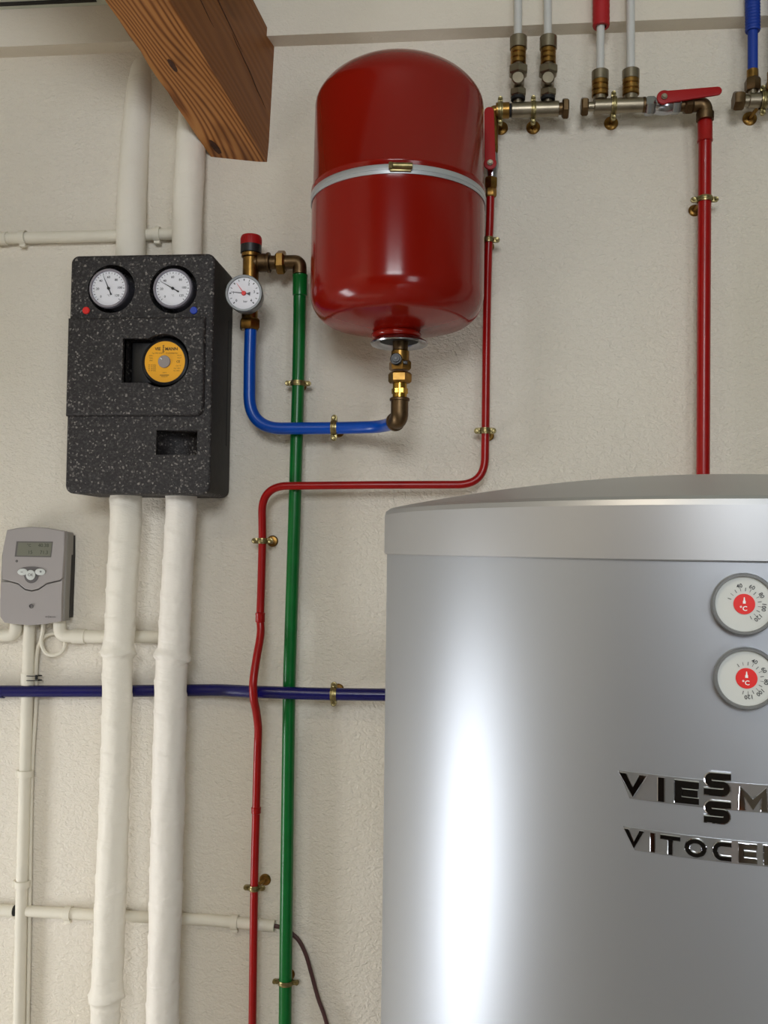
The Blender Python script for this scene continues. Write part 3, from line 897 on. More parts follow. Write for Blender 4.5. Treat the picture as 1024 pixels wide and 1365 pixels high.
def dial_marks(fr_, R_, nums, z, a0, a1, nt, size, parent, mk='ink', tick=(.82, .93), rot=False, rn=.66, mkn=None, bold=.0, tw=.010):
    b = MB()
    for k in range(nt + 1):
        a = math.radians(a0 + (a1 - a0) * k / nt); c_, s_ = math.cos(a), math.sin(a)
        w = R_ * tw * (1.6 if k % 2 == 0 else 1)
        q = [(tick[0] * c_ * R_ - w * s_, tick[0] * s_ * R_ + w * c_), (tick[1] * c_ * R_ - w * s_, tick[1] * s_ * R_ + w * c_), (tick[1] * c_ * R_ + w * s_, tick[1] * s_ * R_ - w * c_), (tick[0] * c_ * R_ + w * s_, tick[0] * s_ * R_ - w * c_)]
        b.face([b.bm.verts.new(fr_(x, y, z)) for x, y in q])
    b.build('scale_ticks', mk, parent, flat=True, normals=False)
    b = MB()
    for t, deg in nums:
        a = math.radians(deg); cx, cy = rn * R_ * math.cos(a), rn * R_ * math.sin(a)
        ro = a - PI / 2 if rot else 0
        b.text(t, size * R_, lambda p, cx=cx, cy=cy, ro=ro: fr_(cx + p.x * math.cos(ro) - p.y * math.sin(ro), cy + p.x * math.sin(ro) + p.y * math.cos(ro), z + p.z), 0.0, bold=bold)
    b.build('scale_numbers', mkn or mk, parent, flat=True, normals=False)


def needle(fr_, R_, deg, z, parent, name='needle', m='black', tail=.38, tip=.86, w=.035, tw=.08):
    a = math.radians(deg); c_, s_ = math.cos(a), math.sin(a); b = MB()
    def pt(l, q): return fr_((l * c_ - q * s_) * R_, (l * s_ + q * c_) * R_, z)
    n_ = (fr_(0, 0, 1) - fr_(0, 0, 0))
    b.prism([pt(tip, 0.006), pt(tip, -.006), pt(0, -w), pt(-tail * .5, -w * .8), pt(-tail, -tw), pt(-tail, tw), pt(-tail * .5, w * .8), pt(0, w)], None, n_ * .0006)
    return b.build(name, m, parent, flat=True)


def gauge(parent, name, c, nrm, Rb, Rd, depth, bez, dialm, label=None, lens=True):
    """round instrument: body with bezel, dial face"""
    fr_ = frame_of(c, nrm)
    b = MB()
    b.lathe([(0, -depth), (Rb * .93, -depth), (Rb * .95, -.006), (Rb, -.004), (Rb, .001), (Rb * .965, .0028), (Rd * 1.02, .0028), (Rd, .0008), (Rd, -.001)], c, nrm, 56)
    g = b.build(name, bez, parent, label=label)
    b = MB(); b.lathe([(0, .0), (Rd * 1.005, .0), (Rd * 1.005, -.001)], c, nrm, 56); b.build('dial', dialm, g)
    return g, fr_


# ------------------------------------------------------------------ pump station
pd = .125
FR = lambda x, y, dd=pd: at(x, y, dd)
TL, TR_, BR_, BL_ = FR(92.5, 339.5), FR(282.5, 338.5), FR(284, 660), FR(88.5, 657)
cx = (TL.x + TR_.x + BL_.x + BR_.x) / 4; 
x0, x1 = (TL.x + BL_.x) / 2, (TR_.x + BR_.x) / 2
z1, z0 = (TL.z + TR_.z) / 2, (BL_.z + BR_.z) / 2
ps = thing('pump_station', 'black foam insulated pump station with two round thermometers', 'pump station', ((x0 + x1) / 2, 0, z0))
kp = mpp(pd)


def roundrect(xa, xb, za, zb_, r, y, corners=(1, 1, 1, 1), n=6):
    out = []
    for (cx_, cz, a0, c) in ((xa + r, zb_ - r, 90, corners[0]), (xb - r, zb_ - r, 0, corners[1]), (xb - r, za + r, -90, corners[2]), (xa + r, za + r, 180, corners[3])):
        pass
    seq = [(xb, zb_, 0, corners[1]), (xa, zb_, 90, corners[0]), (xa, za, 180, corners[3]), (xb, za, 270, corners[2])]
    for X_, Z_, a0, c in seq:
        if not c: out.append(V3((X_, y, Z_))); continue
        sx = -1 if X_ == xb else 1; sz = -1 if Z_ == zb_ else 1
        cxx, czz = X_ + sx * r, Z_ + sz * r
        for k in range(n + 1):
            a = math.radians(a0 + 90 * k / n); out.append(V3((cxx + r * math.cos(a), y, czz + r * math.sin(a))))
    return out


b = MB(); b.prism(roundrect(x0, x1, z0, z1, .014, -pd), None, (0, pd - .004, 0), .005, segs=3)
hous = b.build('housing', 'epp', ps, sharp=40)
# groove step around the back shell
zp1, zp0 = FR(180, 424).z, FR(180, 555).z
xp1 = FR(274, 490).x
b = MB(); b.prism(roundrect(x0 + .0006, xp1, zp0, zp1, .014, -pd - .009, (0, 0, 1, 0)), None, (0, .016, 0), .006, segs=3)
pan = b.build('front_panel', 'epp', ps, sharp=40)


def cutter(fn):
    b = MB(); fn(b); return b.build('cut', 'epp', None, loc=(0, 0, 0))


pc = FR(219.3, 482, pd)          # pump centre
cuts = [
    cutter(lambda b: b.lathe([(0, -.05), (33 * kp, -.05), (34.5 * kp, .03), (0, .03)], FR(148.5, 385), (0, -1, 0), 48)),
    cutter(lambda b: b.lathe([(0, -.05), (33 * kp, -.05), (34.5 * kp, .03), (0, .03)], FR(231, 385.5), (0, -1, 0), 48)),
    cutter(lambda b: b.lathe([(0, -.07), (36.5 * kp, -.07), (37.5 * kp, .05), (0, .05)], (pc.x, -pd, pc.z), (0, -1, 0), 48)),
]
rc = FR(181, 480, pd + .012)
cuts.append(cutter(lambda b: b.box((rc.x + .008, -pd + .01, rc.z), 40 * kp * 1.0 + .016, .12, 61.5 * kp)))
nq = FR(237, 590)
cuts.append(cutter(lambda b: b.lathe([(0, -17 * kp), (30 * kp, -17 * kp), (30 * kp, 17 * kp), (0, 17 * kp)], (nq.x - .002, -pd + .010, nq.z), (0, 0, 1), 48)))
boolean(hous, cuts); boolean(pan, cuts[2:4])
hous.data.materials.append(M['epp_side'])
for p_ in hous.data.polygons:
    if p_.normal.x > .75 and p_.center.x + OFF[ps.name].x > x1 - .004: p_.material_index = 1
drop(cuts)
# groove lines on the side shell
b = MB(); b.box((x1 + .0002, -.028, (z0 + z1) / 2), .0012, .003, (z1 - z0) * .55, None, .0003); b.build('side_seam', 'blackr', ps)
for i, (gx, gy, deg, lab) in enumerate(((145, 384.5, 114, 'left thermometer, needle pointing to upper left'), (230.5, 384.5, 150, 'right thermometer, needle pointing further left'))):
    c = at(gx, gy, pd + .000)
    g, f_ = gauge(ps, 'thermometer', c, (0, -1, 0), 28 * kp, 24 * kp, .045, 'bezel', 'dial', lab)
    R_ = 24 * kp
    dial_marks(f_, R_, [('20', 182), ('40', 137), ('60', 92), ('80', 48), ('100', 3), ('120', -40), ('0', 226)], .0004, 225, -45, 24, .19, g, tick=(.86, .96), rn=.66, bold=.01)
    needle(f_, R_, deg, .0008, g, tail=.42, tip=.86, w=.03, tw=.05)
    b = MB(); b.lathe([(0, .003), (.0022, .003), (.0026, .0005)], c, (0, -1, 0), 16); b.build('needle_hub', 'black', g)
    b = MB(); b.text('°C', R_ * .16, lambda p: f_(p.x, p.y - R_ * .42, .0004)); b.build('unit_mark', 'inkg', g, flat=True, normals=False)
for gx, gy, m_, nm in ((115, 414, 'reddot', 'red_dot'), (258.5, 414, 'bluedot', 'blue_dot')):
    b = MB(); c = at(gx, gy, pd); b.cyl(c, (0, -1, 0), 5.2 * kp, -.004, .0022, 24); b.build('color_marker', m_, ps, label=nm.replace('_', ' ') + ' marking the pipe')
# pump inside the well
b = MB(); pz = -(pd - .012)
b.lathe([(0, -.03), (34 * kp, -.03), (34 * kp, .006), (32.5 * kp, .010), (30 * kp, .0115), (29.3 * kp, .0100), (0, .0100)], (pc.x, pz, pc.z), (0, -1, 0), 56)
b.box((at(186, 480, pd).x, pz + .014, rc.z), 30 * kp, .03, 58 * kp, None, .003)
pm = b.build('circulation_pump', 'black', ps, label='black circulation pump head in the well')
b = MB(); fl = lambda x, y, z=0: V3((pc.x + x, pz - .0105 - z, pc.z + y))
b.lathe([(0, .0), (28.6 * kp, .0), (28.6 * kp, -.0008)], fl(0, 0), (0, -1, 0), 56); lb = b.build('pump_label', 'yellow', pm, label='yellow round pump label')
RL = 28.6 * kp
b = MB()
def T(s, x, y, sz, bold=0.0, align='CENTER'):
    b.text(s, RL * sz, lambda p: fl(x * RL + p.x, y * RL + p.y, .0003 + p.z), 0, bold=bold, align=align)
T('VIE', -.36, .62, .21, .03); T('MANN', .32, .62, .21, .03); T('S', -.08, .72, .22, .03); T('S', -.08, .53, .22, .03)
T('Typ VIRS 25/60-3', -.35, .42, .085); T('VI-Umwälzpumpe', .35, .42, .085)
T('230V~', -.68, .30, .085); T('50Hz', -.68, .18, .085); T('IP42', -.68, .06, .085)
T('TF110', .72, .30, .085); T('PN10', .72, .18, .085); T('CE', .67, .0, .15, .02)
for yy in (-.16, -.25, -.34, -.43): T('P1 W', -.7, yy, .09); T('I(A)', -.5, yy, .09)
T('Class H', .68, -.2, .08); T('max 10bar', .62, -.32, .08); T('Nr. 0042', .6, -.44, .08)
T('230 V', 0, -.53, .08); T('MADE IN', 0, -.72, .08)
for yy, w_ in ((-.635, .23),):
    q = [fl(-w_ * RL, yy * RL, .0003), fl(w_ * RL, yy * RL, .0003), fl(w_ * RL, (yy - .03) * RL, .0003), fl(-w_ * RL, (yy - .03) * RL, .0003)]
    b.face([b.bm.verts.new(p) for p in q])
b.build('label_print', 'inkbrown', lb, flat=True, normals=False)
b = MB(); b.cyl(fl(-.01 * RL, 0), (0, -1, 0), 8.6 * kp, -.001, .0035, 32); b.build('speed_knob', 'knob', pm)
b = MB(); q = fl(-.14 * RL, .13 * RL, .0042); b.box(q, .0042, .0012, .0014, (V3((.75, 0, -.66)), V3((0, 1, 0)), V3((.66, 0, .75))), .0002); b.build('knob_mark', 'white', pm)

# ------------------------------------------------------------------ safety group
sd_ = .052; ks = mpp(sd_)
so = at(333.5, 400, sd_)
sg = thing('safety_valve', 'brass safety valve with red cap and round pressure gauge', 'valve', (so.x, so.y, at(333, 440, sd_).z))
sx_ = V3((so.x, so.y, 0)); zz = lambda y: at(333.5, y, sd_).z
b = MB(); b.lathe([(0, zz(315) - 0), (13 * ks, zz(315)), (14.2 * ks, zz(317)), (14.3 * ks, zz(328)), (0, zz(328))], sx_, Z, 40)
for k in range(24):
    a = 2 * PI * k / 24; b.box(sx_ + V3((math.cos(a) * 14.2 * ks, math.sin(a) * 14.2 * ks, (zz(317) + zz(328)) / 2)), .0012, .0012, .011, (V3((math.cos(a), math.sin(a), 0)), V3((-math.sin(a), math.cos(a), 0)), Z))
b.build('red_cap', 'redcap', sg, label='red cap')
b = MB(); b.cyl(sx_, Z, 14.4 * ks, zz(338.5), zz(327), 40, ch=.0008); b.build('black_collar', 'black', sg)
b = MB(); b.cyl(sx_, Z, 13 * ks, zz(344), zz(338), 32); b.cyl(sx_, Z, 11 * ks, zz(427), zz(343), 28); b.build('valve_body', 'brass', sg)
yh = at(333.5, 350.5, sd_)
b = MB(); u0 = V3((yh.x, yh.y, yh.z))
b.cyl(u0, X, 12.5 * ks, 11 * ks, 28 * ks, 28); b.cyl(u0, X, 13.8 * ks, 24 * ks, 28 * ks, 28); b.cyl(u0, X, 9.5 * ks, 27 * ks, 44 * ks, 24); b.cyl(u0, X, 9.3 * ks, 2 * ks, 12 * ks, 24)
b.build('outlet', 'oldbrass', sg)
b = MB(); b.hexn(u0, X, 16.5 * ks, 37 * ks, 49.5 * ks, rot=PI / 6 * .0 + .52); b.build('outlet_nut', 'brass', sg)
b = MB(); e1 = u0 + X * 48 * ks; e2 = V3((at(400, 352, .05).x, u0.y, u0.z)); e3 = V3((e2.x, u0.y, at(400, 366, .05).z))
b.tube(path([e1, e2, e3], 12 * ks, 10), 9.6 * ks, 24); b.build('outlet_elbow', 'oldbrass', sg)
b = MB(); b.hexn(sx_ , Z, 14.5 * ks, zz(440), zz(425), rot=.35); b.build('inlet_nut', 'brass', sg)
gc = at(325.2, 391, .108)
kg = mpp(.108)
b = MB(); b.cyl(V3((so.x, so.y, gc.z)), V3((gc.x - so.x, gc.y - so.y, 0)), .009, 0, .04, 20); 
stem = b.build('gauge_stem', 'oldbrass', sg)
g, f_ = gauge(sg, 'pressure_gauge', gc, (.06, -1, 0), 25.8 * kg, 21.8 * kg, .026, 'bezeld', 'dial', 'round pressure gauge with red and black needles')
R_ = 21.8 * kg
dial_marks(f_, R_, [('0', 225), ('1', 178), ('2', 62), ('3', 8), ('4', -45)], .0004, 225, -45, 12, .24, g, tick=(.80, .92), rn=.66, bold=.01, tw=.02)
needle(f_, R_, 174, .0008, g, tail=.4, tip=.84, w=.03, tw=.12)
needle(f_, R_, 126, .0016, g, name='red_needle', m='reddot', tail=.1, tip=.78, w=.03, tw=.03)
b = MB(); b.lathe([(0, .0035), (.0035, .0035), (.0042, .001), (.0042, .0003)], f_(0, 0), (.06, -1, 0), 20); b.build('needle_hub', 'reddot', g)
b = MB(); b.text('bar', R_ * .2, lambda p: f_(p.x + R_ * .1, p.y - R_ * .52, .0004)); b.build('unit_mark', 'ink', g, flat=True, normals=False)

# ------------------------------------------------------------------ manifolds
md_ = .048; km = mpp(md_)


def manifold(label, segs, y0_, x_ref, slope=(-.0)):
    """segs: (part, kind, r_px, x0, x1, material) along the bar"""
    o = at(x_ref, y0_, md_); root = thing('manifold', label, 'manifold', (o.x, 0, o.z - .02), 'pipe manifolds under the ceiling')
    for part, kind, r, xa, xb, m_ in segs:
        b = MB(); a0 = at(xa, y0_, md_).x - o.x; a1 = at(xb, y0_, md_).x - o.x
        if kind == 'hex': b.hexn(o, X, r * km, a0, a1, rot=.52)
        else: b.cyl(o, X, r * km, a0, a1, 32, ch=.0008)
        b.build(part, m_, root)
    return root, o


def upfit(root, o, x, y_ref, segs):
    """stacked fitting standing on the bar: (part, kind, r_px, ytop, ybottom, material)"""
    c = at(x, y_ref, md_)
    for part, kind, r, ya, yb_, m_ in segs:
        b = MB(); za, zb_ = at(x, ya, md_).z, at(x, yb_, md_).z
        base = V3((c.x, c.y, 0))
        if kind == 'hex': b.hexn(base, Z, r * km, zb_, za, rot=.0)
        elif kind == 'rib':
            h = za - zb_; pr = [(0, zb_), (r * km * .9, zb_)]
            for i in range(3):
                pr += [(r * km, zb_ + h * (i + .15) / 3), (r * km, zb_ + h * (i + .75) / 3), (r * km * .9, zb_ + h * (i + .95) / 3)]
            b.lathe(pr + [(0, za)], base, Z, 28)
        elif kind == 'cap': b.cyl(at(x, (ya + yb_) / 2, md_ + 10 * km), (0, -1, 0), r * km, -.012, .008, 28)
        else: b.cyl(base, Z, r * km, zb_, za, 28, ch=.0006)
        b.build(part, m_, root)
    return c


m1, o1 = manifold('nickel manifold beside the red vessel carrying two white pipes', [('inlet_nipple', 'cyl', 10.5, 661, 679, 'brass'), ('seal_ring', 'cyl', 9, 678, 683, 'blackr'), ('bar', 'cyl', 10.3, 682, 745, 'nickel'), ('neck', 'cyl', 8, 744, 751, 'oldbrass'), ('end_cap', 'hex', 14, 749.5, 758, 'oldbrass')], 146.5, 700)
for x in (690.5, 730.5):
    upfit(m1, o1, x, 146.5, [('neck', 'cyl', 6, 128, 140, 'nickel'), ('seal_ring', 'cyl', 9.5, 129, 134, 'blackr'), ('lower_nut', 'hex', 11.6, 119.5, 130, 'nickel'), ('valve_body', 'cyl', 8, 98, 120, 'nickel'),
                             ('valve_cap', 'cap', 8.6, 97, 115, 'nickel'), ('upper_nut', 'hex', 13.6, 88.5, 101, 'nickel'), ('collar', 'cyl', 8, 85, 90, 'nickel'), ('brass_coupling', 'rib', 10.3, 65, 86, 'brass'), ('clamp_nut', 'cyl', 11.6, 50, 66, 'nickel')])
m2, o2 = manifold('nickel manifold with ball valve, between the two other manifolds', [('end_cap', 'hex', 12.5, 774.5, 784, 'oldbrass'), ('neck', 'cyl', 6, 783, 793, 'nickel'), ('bar', 'cyl', 9.8, 792, 857, 'nickel'), ('seal_ring', 'cyl', 10, 856.5, 860.5, 'oldbrass')], 141, 820)
for x, dy in ((800, 0), (841, -1.5)):
    upfit(m2, o2, x, 141, [('neck', 'cyl', 9, 126 + dy, 134, 'nickel'), ('brass_coupling', 'rib', 11, 107 + dy, 129 + dy, 'brass'), ('clamp_nut', 'cyl', 11.3, 95.5 + dy, 108.5 + dy, 'nickel')])
m3, o3 = manifold('nickel manifold at the top right picture edge with a blue pipe', [('end_cap', 'hex', 13, 977.5, 991.5, 'oldbrass'), ('neck', 'cyl', 7.5, 990, 1000, 'nickel'), ('bar', 'cyl', 9.5, 998, 1075, 'nickel')], 134, 1000)
upfit(m3, o3, 1003.5, 134, [('neck', 'cyl', 5.5, 118, 128, 'nickel'), ('brass_nut', 'hex', 10.5, 105, 121, 'oldbrass'), ('copper_collar', 'cyl', 7.4, 93.5, 106, 'brass')])
upfit(m3, o3, 1032.5, 134, [('neck', 'cyl', 8, 120, 128, 'nickel'), ('brass_nut', 'hex', 12, 108, 122, 'brass'), ('copper_collar', 'cyl', 9, 96, 108, 'brass')])
for root_, x, y, lab in ((m1, 667, 148, 'brass bracket on the brass nipple right of the vessel'), (m1, 711, 147, 'brass bracket between the two valves of the left manifold'), (m2, 818, 141, 'brass bracket on the manifold beneath the red sleeved pipe'), (m3, 1017, 134, 'brass bracket on the manifold at the right picture edge')):
    bracket(at(x, y, md_), 10.4 * km, X, Z + X * (-.05 if x < 800 else .0), lab, wpx=6.5, rosette=(.003 if x < 900 else -.008, -.009), rr=.0125, el=.011)


def straight(name, lab, x, y, r_px, m_, ztop_=None, x2=None, sleeve=None, yt=0):
    a = at(x, y, md_); xt = at(x2 or x, yt, md_).x
    zt_ = zceil(-md_) + .03
    pipe(name, lab, [a, V3((xt, a.y, zt_))], r_px * km, m_, sub=0, group=None)


straight('white_pipe', 'white pipe rising from the left valve of the left manifold', 690.5, 52, 5.4, 'whitepipe', x2=690.5)
straight('white_pipe', 'white pipe rising from the right valve of the left manifold', 730.5, 52, 5.4, 'whitepipe', x2=729.5)
straight('white_pipe', 'white pipe entering the red sleeve above the middle manifold', 800.3, 97, 5.3, 'whitepipe', x2=801.5)
straight('white_pipe', 'bare white pipe right of the red sleeve', 841, 95, 5.5, 'whitepipe', x2=840.5)
straight('blue_pipe', 'short blue pipe entering the blue corrugated sleeve', 1003.7, 95, 6.4, 'sleeve_blue', x2=1003.7)
straight('blue_pipe', 'blue pipe at the right picture edge', 1034, 96, 6.4, 'sleeve_blue', x2=1034)


def sleeve(name, lab, x, y, r_px, m_, step, amp, x2):
    a = at(x, y, md_); t_ = V3((at(x2, 0, md_).x, a.y, zceil(-md_) + .02)); L_ = (t_ - a).length; pr = []
    h = 0; i = 0
    R0 = r_px * km
    rin = R0 * .62
    pr = [(rin, 0.002), (rin, 0), (R0 * .93, 0), (R0, .003)]
    h = .003
    while h < L_ - .004:
        pr += [(R0, h), (R0 - amp, h + step * .35), (R0 - amp, h + step * .6)]; h += step
    pr += [(R0, L_)]
    b = MB(); b.lathe(pr, a, t_ - a, 28); return tag(b.build(name, m_, sharp=60), lab, 'pipe sleeve')


sleeve('pipe_sleeve', 'red protective sleeve at the top of a white pipe', 801.5, 36, 11.3, 'sleeve_red', .011, .0003, 801.5)
sleeve('pipe_sleeve', 'blue corrugated sleeve on the blue pipe at top right', 1003.7, 42, 9.8, 'sleeve_blue', .0055, .0016, 1003.2)

# ball valve right of manifold 2
bv = thing('ball_valve', 'horizontal ball valve with a long red lever and brown elbow', 'valve', (at(885, 141, md_).x, 0, at(885, 160, md_).z), 'red lever ball valves')
o = at(885, 141, md_); xx = lambda x: at(x, 141, md_).x - o.x
b = MB(); b.hexn(o, X, 12.8 * km, xx(860), xx(873), rot=.2); b.lathe([(9 * km, xx(871)), (11.5 * km, xx(876)), (12.3 * km, xx(885)), (11.5 * km, xx(893)), (9 * km, xx(898))], o, X, 28); b.hexn(o, X, 12 * km, xx(895), xx(907), rot=.2)
b.cyl(at(885, 131, md_ + .008), (0, -1, 0.0), 7 * km, -.004, .012, 20)
b.build('valve_body', 'chrome', bv)
b = MB(); b.cyl(o, X, 8.5 * km, xx(906), xx(920), 24); b.hexn(o, X, 12.5 * km, xx(912), xx(924), rot=.4); b.build('union_nut', 'oldbrass', bv)
b = MB(); e2 = at(940, 141, md_)
b.tube(path([o + X * xx(918), V3((e2.x, o.y, o.z)), V3((e2.x, o.y, at(940, 156, md_).z))], .012, 8), 9.6 * km, 24)
b.lathe([(0, 0), (11.2 * km, 0), (11.4 * km, .013), (9 * km, .015)], V3((e2.x, o.y, at(940, 160.5, md_).z)), Z, 26); b.build('elbow', 'oldbrass', bv)


def lever(root, hub, tip, w0, w1, hubr, d, bend=None):
    h = V3(hub); t = V3(tip); dr_ = (t - h).normalized(); sd2 = V3((0, -1, 0)).cross(dr_).normalized(); pts = []
    for k in range(17):
        a = math.radians(60 + 240 * k / 16); pts.append(h + dr_ * hubr * math.cos(a) + sd2 * hubr * math.sin(a))
    for k in range(7):
        a = math.radians(-90 + 180 * k / 6); pts.append(t + dr_ * (w1 * math.cos(a) - w1) + sd2 * w1 * math.sin(a))
    b = MB(); b.prism(pts, None, V3((0, .004, 0)), .0012)
    lo = b.build('lever', 'redcap', root, label='red lever handle')
    c = MB(); c.cyl(h + V3((0, -.0005, 0)), (0, -1, 0), .0052, 0, .0022, 18); c.hexn(h + V3((0, -.002, 0)), (0, -1, 0), .0042, 0, .0032)
    c.build('lever_nut', 'nickel', lo)
    return lo


lever(bv, at(885.5, 129, md_ + .022), at(963, 119.8, md_ + .022), .010, 5.6 * mpp(md_ + .02), 9.3 * mpp(md_ + .02), 0)

# vertical ball valve beside the vessel
bw = thing('ball_valve', 'vertical ball valve with red lever half hidden behind the vessel', 'valve', (at(655, 240, md_).x, 0, at(655, 262, md_).z), 'red lever ball valves')
o = at(657, 148, md_); ex = o.x; zf = lambda y: at(656, y, md_).z; ax_ = V3((ex, o.y, 0))
b = MB(); b.tube(path([V3((at(664, 148, md_).x, o.y, o1.z)), V3((ex, o.y, o1.z)), V3((ex, o.y, zf(168)))], .010, 8), 7.2 * km, 20); b.cyl(ax_, Z, 7.5 * km, zf(196), zf(158), 24); b.hexn(ax_, Z, 8.5 * km, zf(206), zf(194)); b.build('elbow', 'brass', bw)
b = MB(); b.lathe([(0, zf(238)), (6.8 * km, zf(238)), (7.5 * km, zf(228)), (8.8 * km, zf(220)), (7.8 * km, zf(208)), (6.8 * km, zf(204)), (0, zf(204))], ax_, Z, 26)
b.cyl(at(653.5, 217, md_ + .006), (0, -1, 0), 6 * km, 0, .013, 18); b.build('valve_body', 'chrome', bw)
b = MB(); b.hexn(ax_ - X * 1.5 * km, Z, 9.2 * km, zf(252), zf(237)); b.hexn(ax_ - X * 1.5 * km, Z, 7.6 * km, zf(263), zf(251), rot=.4); b.build('union_nut', 'brass', bw)
hb_ = at(653.5, 217, md_ + .022)
lever(bw, hb_, at(652, 142, md_ + .022), .01, 6.6 * mpp(md_ + .02), 8.6 * mpp(md_ + .02), 0)

# ------------------------------------------------------------------ controller
cdp = .046
ct = thing('solar_controller', 'grey wall mounted controller with small display and three buttons', 'controller', (at(45, 770).x, 0, at(45, 835, .03).z))
Q = lambda pts, d=cdp: [at(x, y, d) for x, y in pts]
div = [(83, 770), (80.5, 773), (62, 777.5), (57, 781), (51, 785), (42, 787), (33, 785), (28, 781), (24, 777.5), (13, 774.5), (3, 772)]
topo = [(9, 706.5), (24, 703.5), (42, 702.3), (60, 703.5), (86, 708)]
b = MB(); b.prism(Q([(2, 759), (4, 730)] + topo + [(85.5, 730)] + div), None, (0, .012, 0), .0018); up_ = b.build('upper_cover', 'ctrl', ct, sharp=12)
low = [(0, 800), (2, 774)] + [(x, y + 1.6) for x, y in reversed(div)] + [(82, 800), (81.5, 828), (60, 832), (40, 833.5), (20, 832), (4, 829), (0, 822)]
low = [(0, 800), (1.5, 776)] + [(x, y + 1.6) for x, y in reversed(div[:-1])] + [(83, 773), (82, 800), (81.5, 828), (60, 832), (40, 833.5), (20, 832), (6, 830), (0, 822)]
b = MB(); b.prism(Q(low, cdp - .0008), None, (0, .012, 0), .0018); lw = b.build('lower_cover', 'ctrl', ct, sharp=12)
pb = Q([(1.5, 740)] + [(8.5, 708)] + [(24, 705), (42, 704), (60, 705), (89, 709.5), (90, 712), (89, 740), (86.5, 800), (85.5, 828), (60, 830.5), (40, 832), (20, 830.5), (4, 828), (-1, 800)], cdp - .009)
b = MB(); b.prism(pb, None, (0, .026, 0), .004); b.build('side_shell', 'ctrls', ct, sharp=12)
sh = [p + V3((-.002 if p.x > at(45, 770).x else .003, 0, .002 if p.z < at(45, 770).z else -.002)) for p in Q([(2, 740), (9, 710), (42, 706), (88, 712), (88, 740), (85, 826), (42, 829), (3, 825)], cdp - .009)]
b = MB(); b.prism([p + V3((.0035, .02, 0)) for p in sh], None, (0, cdp - .009 - .0205, 0), 0); b.build('back_plate', 'doordark', ct)
b = MB(); b.prism(Q([(19.5, 742), (22, 721.5), (70.5, 722), (68, 742.8)], cdp + .0004), None, (0, .002, 0)); b.build('display_frame', 'ctrld', up_)
b = MB(); b.prism(Q([(22.2, 740.6), (24.3, 723), (69.3, 723.3), (67, 741.3)], cdp + .0007), None, (0, .001, 0)); lc = b.build('display', 'lcd', up_, label='greenish grey lcd screen')
b = MB(); fq = frame_of(at(45, 732, cdp + .0009), (0, -1, 0)); kc = mpp(cdp)
for s, x, y, sz in (('°C', -7, 5, 5.5), ('40.38', 14, 5.2, 7), ('15', -5, -4.5, 7), ('71.3', 15, -4.5, 7)):
    b.text(s, sz * kc, lambda p, x=x, y=y: fq(x * kc + p.x, y * kc + p.y, 0), 0, sx=1.0)
b.build('display_digits', 'lcdink', lc, flat=True, normals=False)


def ell(c, rx, rz, th, name, m_, par, y=0, tiltz=0, n=28, lab=None):
    b = MB(); pts = [c + V3((math.cos(2 * PI * k / n) * rx * kc, -y, math.sin(2 * PI * k / n) * rz * kc)) for k in range(n)]
    b.prism(pts, None, (0, th, 0), .0004); return b.build(name, m_, par, label=lab)


c_ok = at(41.5, 766.5, cdp)
bp = MB()
for c, rx, rz in ((at(42.3, 762, cdp), 20.5, 6.9), (at(42, 767, cdp), 10.2, 10.8)):
    bp.prism([c + V3((math.cos(2 * PI * k / 32) * rx * kc, -.0012, math.sin(2 * PI * k / 32) * rz * kc)) for k in range(32)], None, (0, .002, 0), 0)
bs = bp.build('button_surround', 'ctrld', up_)
for x, s, r in ((30.5, '–', 0), (54, '+', 0)):
    e = ell(at(x, 762.3, cdp), 7.4, 4.7, .003, 'button', 'dialgrey', up_, .0018)
    b = MB(); f2 = frame_of(at(x - (1.5 if s == '–' else 0), 762.3, cdp + .0024), (0, -1, 0)); b.text(s, 6 * kc, lambda p: f2(p.x, p.y), 0, bold=.02); b.build('button_mark', 'ink', e, flat=True, normals=False)
e = ell(c_ok, 6.7, 7, .004, 'button', 'dialgrey', up_, .0026)
b = MB(); f2 = frame_of(c_ok + V3((0, -.0028, 0)), (0, -1, 0)); b.text('OK', 5.5 * kc, lambda p: f2(p.x, p.y), 0, bold=.01); b.build('button_mark', 'ctrld', e, flat=True, normals=False)
ell(at(22.3, 748, cdp), 1.8, 1.8, .002, 'indicator_light', 'ctrld', up_, .0006)
b = MB(); c = at(41.7, 808, cdp); b.lathe([(3.1 * kc, .0002), (3.0 * kc, .0012), (2.4 * kc, .0012), (2 * kc, .0002), (0, .0002)], c, (0, -1, 0), 20); b.build('cover_screw', 'ctrld', lw)
b = MB(); f3 = frame_of(at(66.5, 822.5, cdp + .0001), (.0, -1, 0))
for s, x, y in (('VIE', -5.2, 0), ('MANN', 3.8, 0), ('S', -1.8, .9), ('S', -1.8, -.9)): b.text(s, 2.5 * kc, lambda p, x=x, y=y: f3(x * kc + p.x, y * kc + p.y), 0, bold=.02, sx=1.15)
b.build('maker_print', 'ctrld', lw, flat=True, normals=False)

# ------------------------------------------------------------------ storage tank
TRAD = .325
AX = ray(946, 720); AXh = V3((AX.x, AX.y, 0)).normalized()
e0 = ray(514, 900); e0h = V3((e0.x, e0.y, 0)).normalized()
ang = e0h.angle(AXh); DT = TRAD / math.sin(ang)
tc_ = V3((CAM.x, CAM.y, 0)) + AXh * DT
print('tank axis', tc_, 'D', DT, 'front gap to wall', -tc_.y - TRAD)


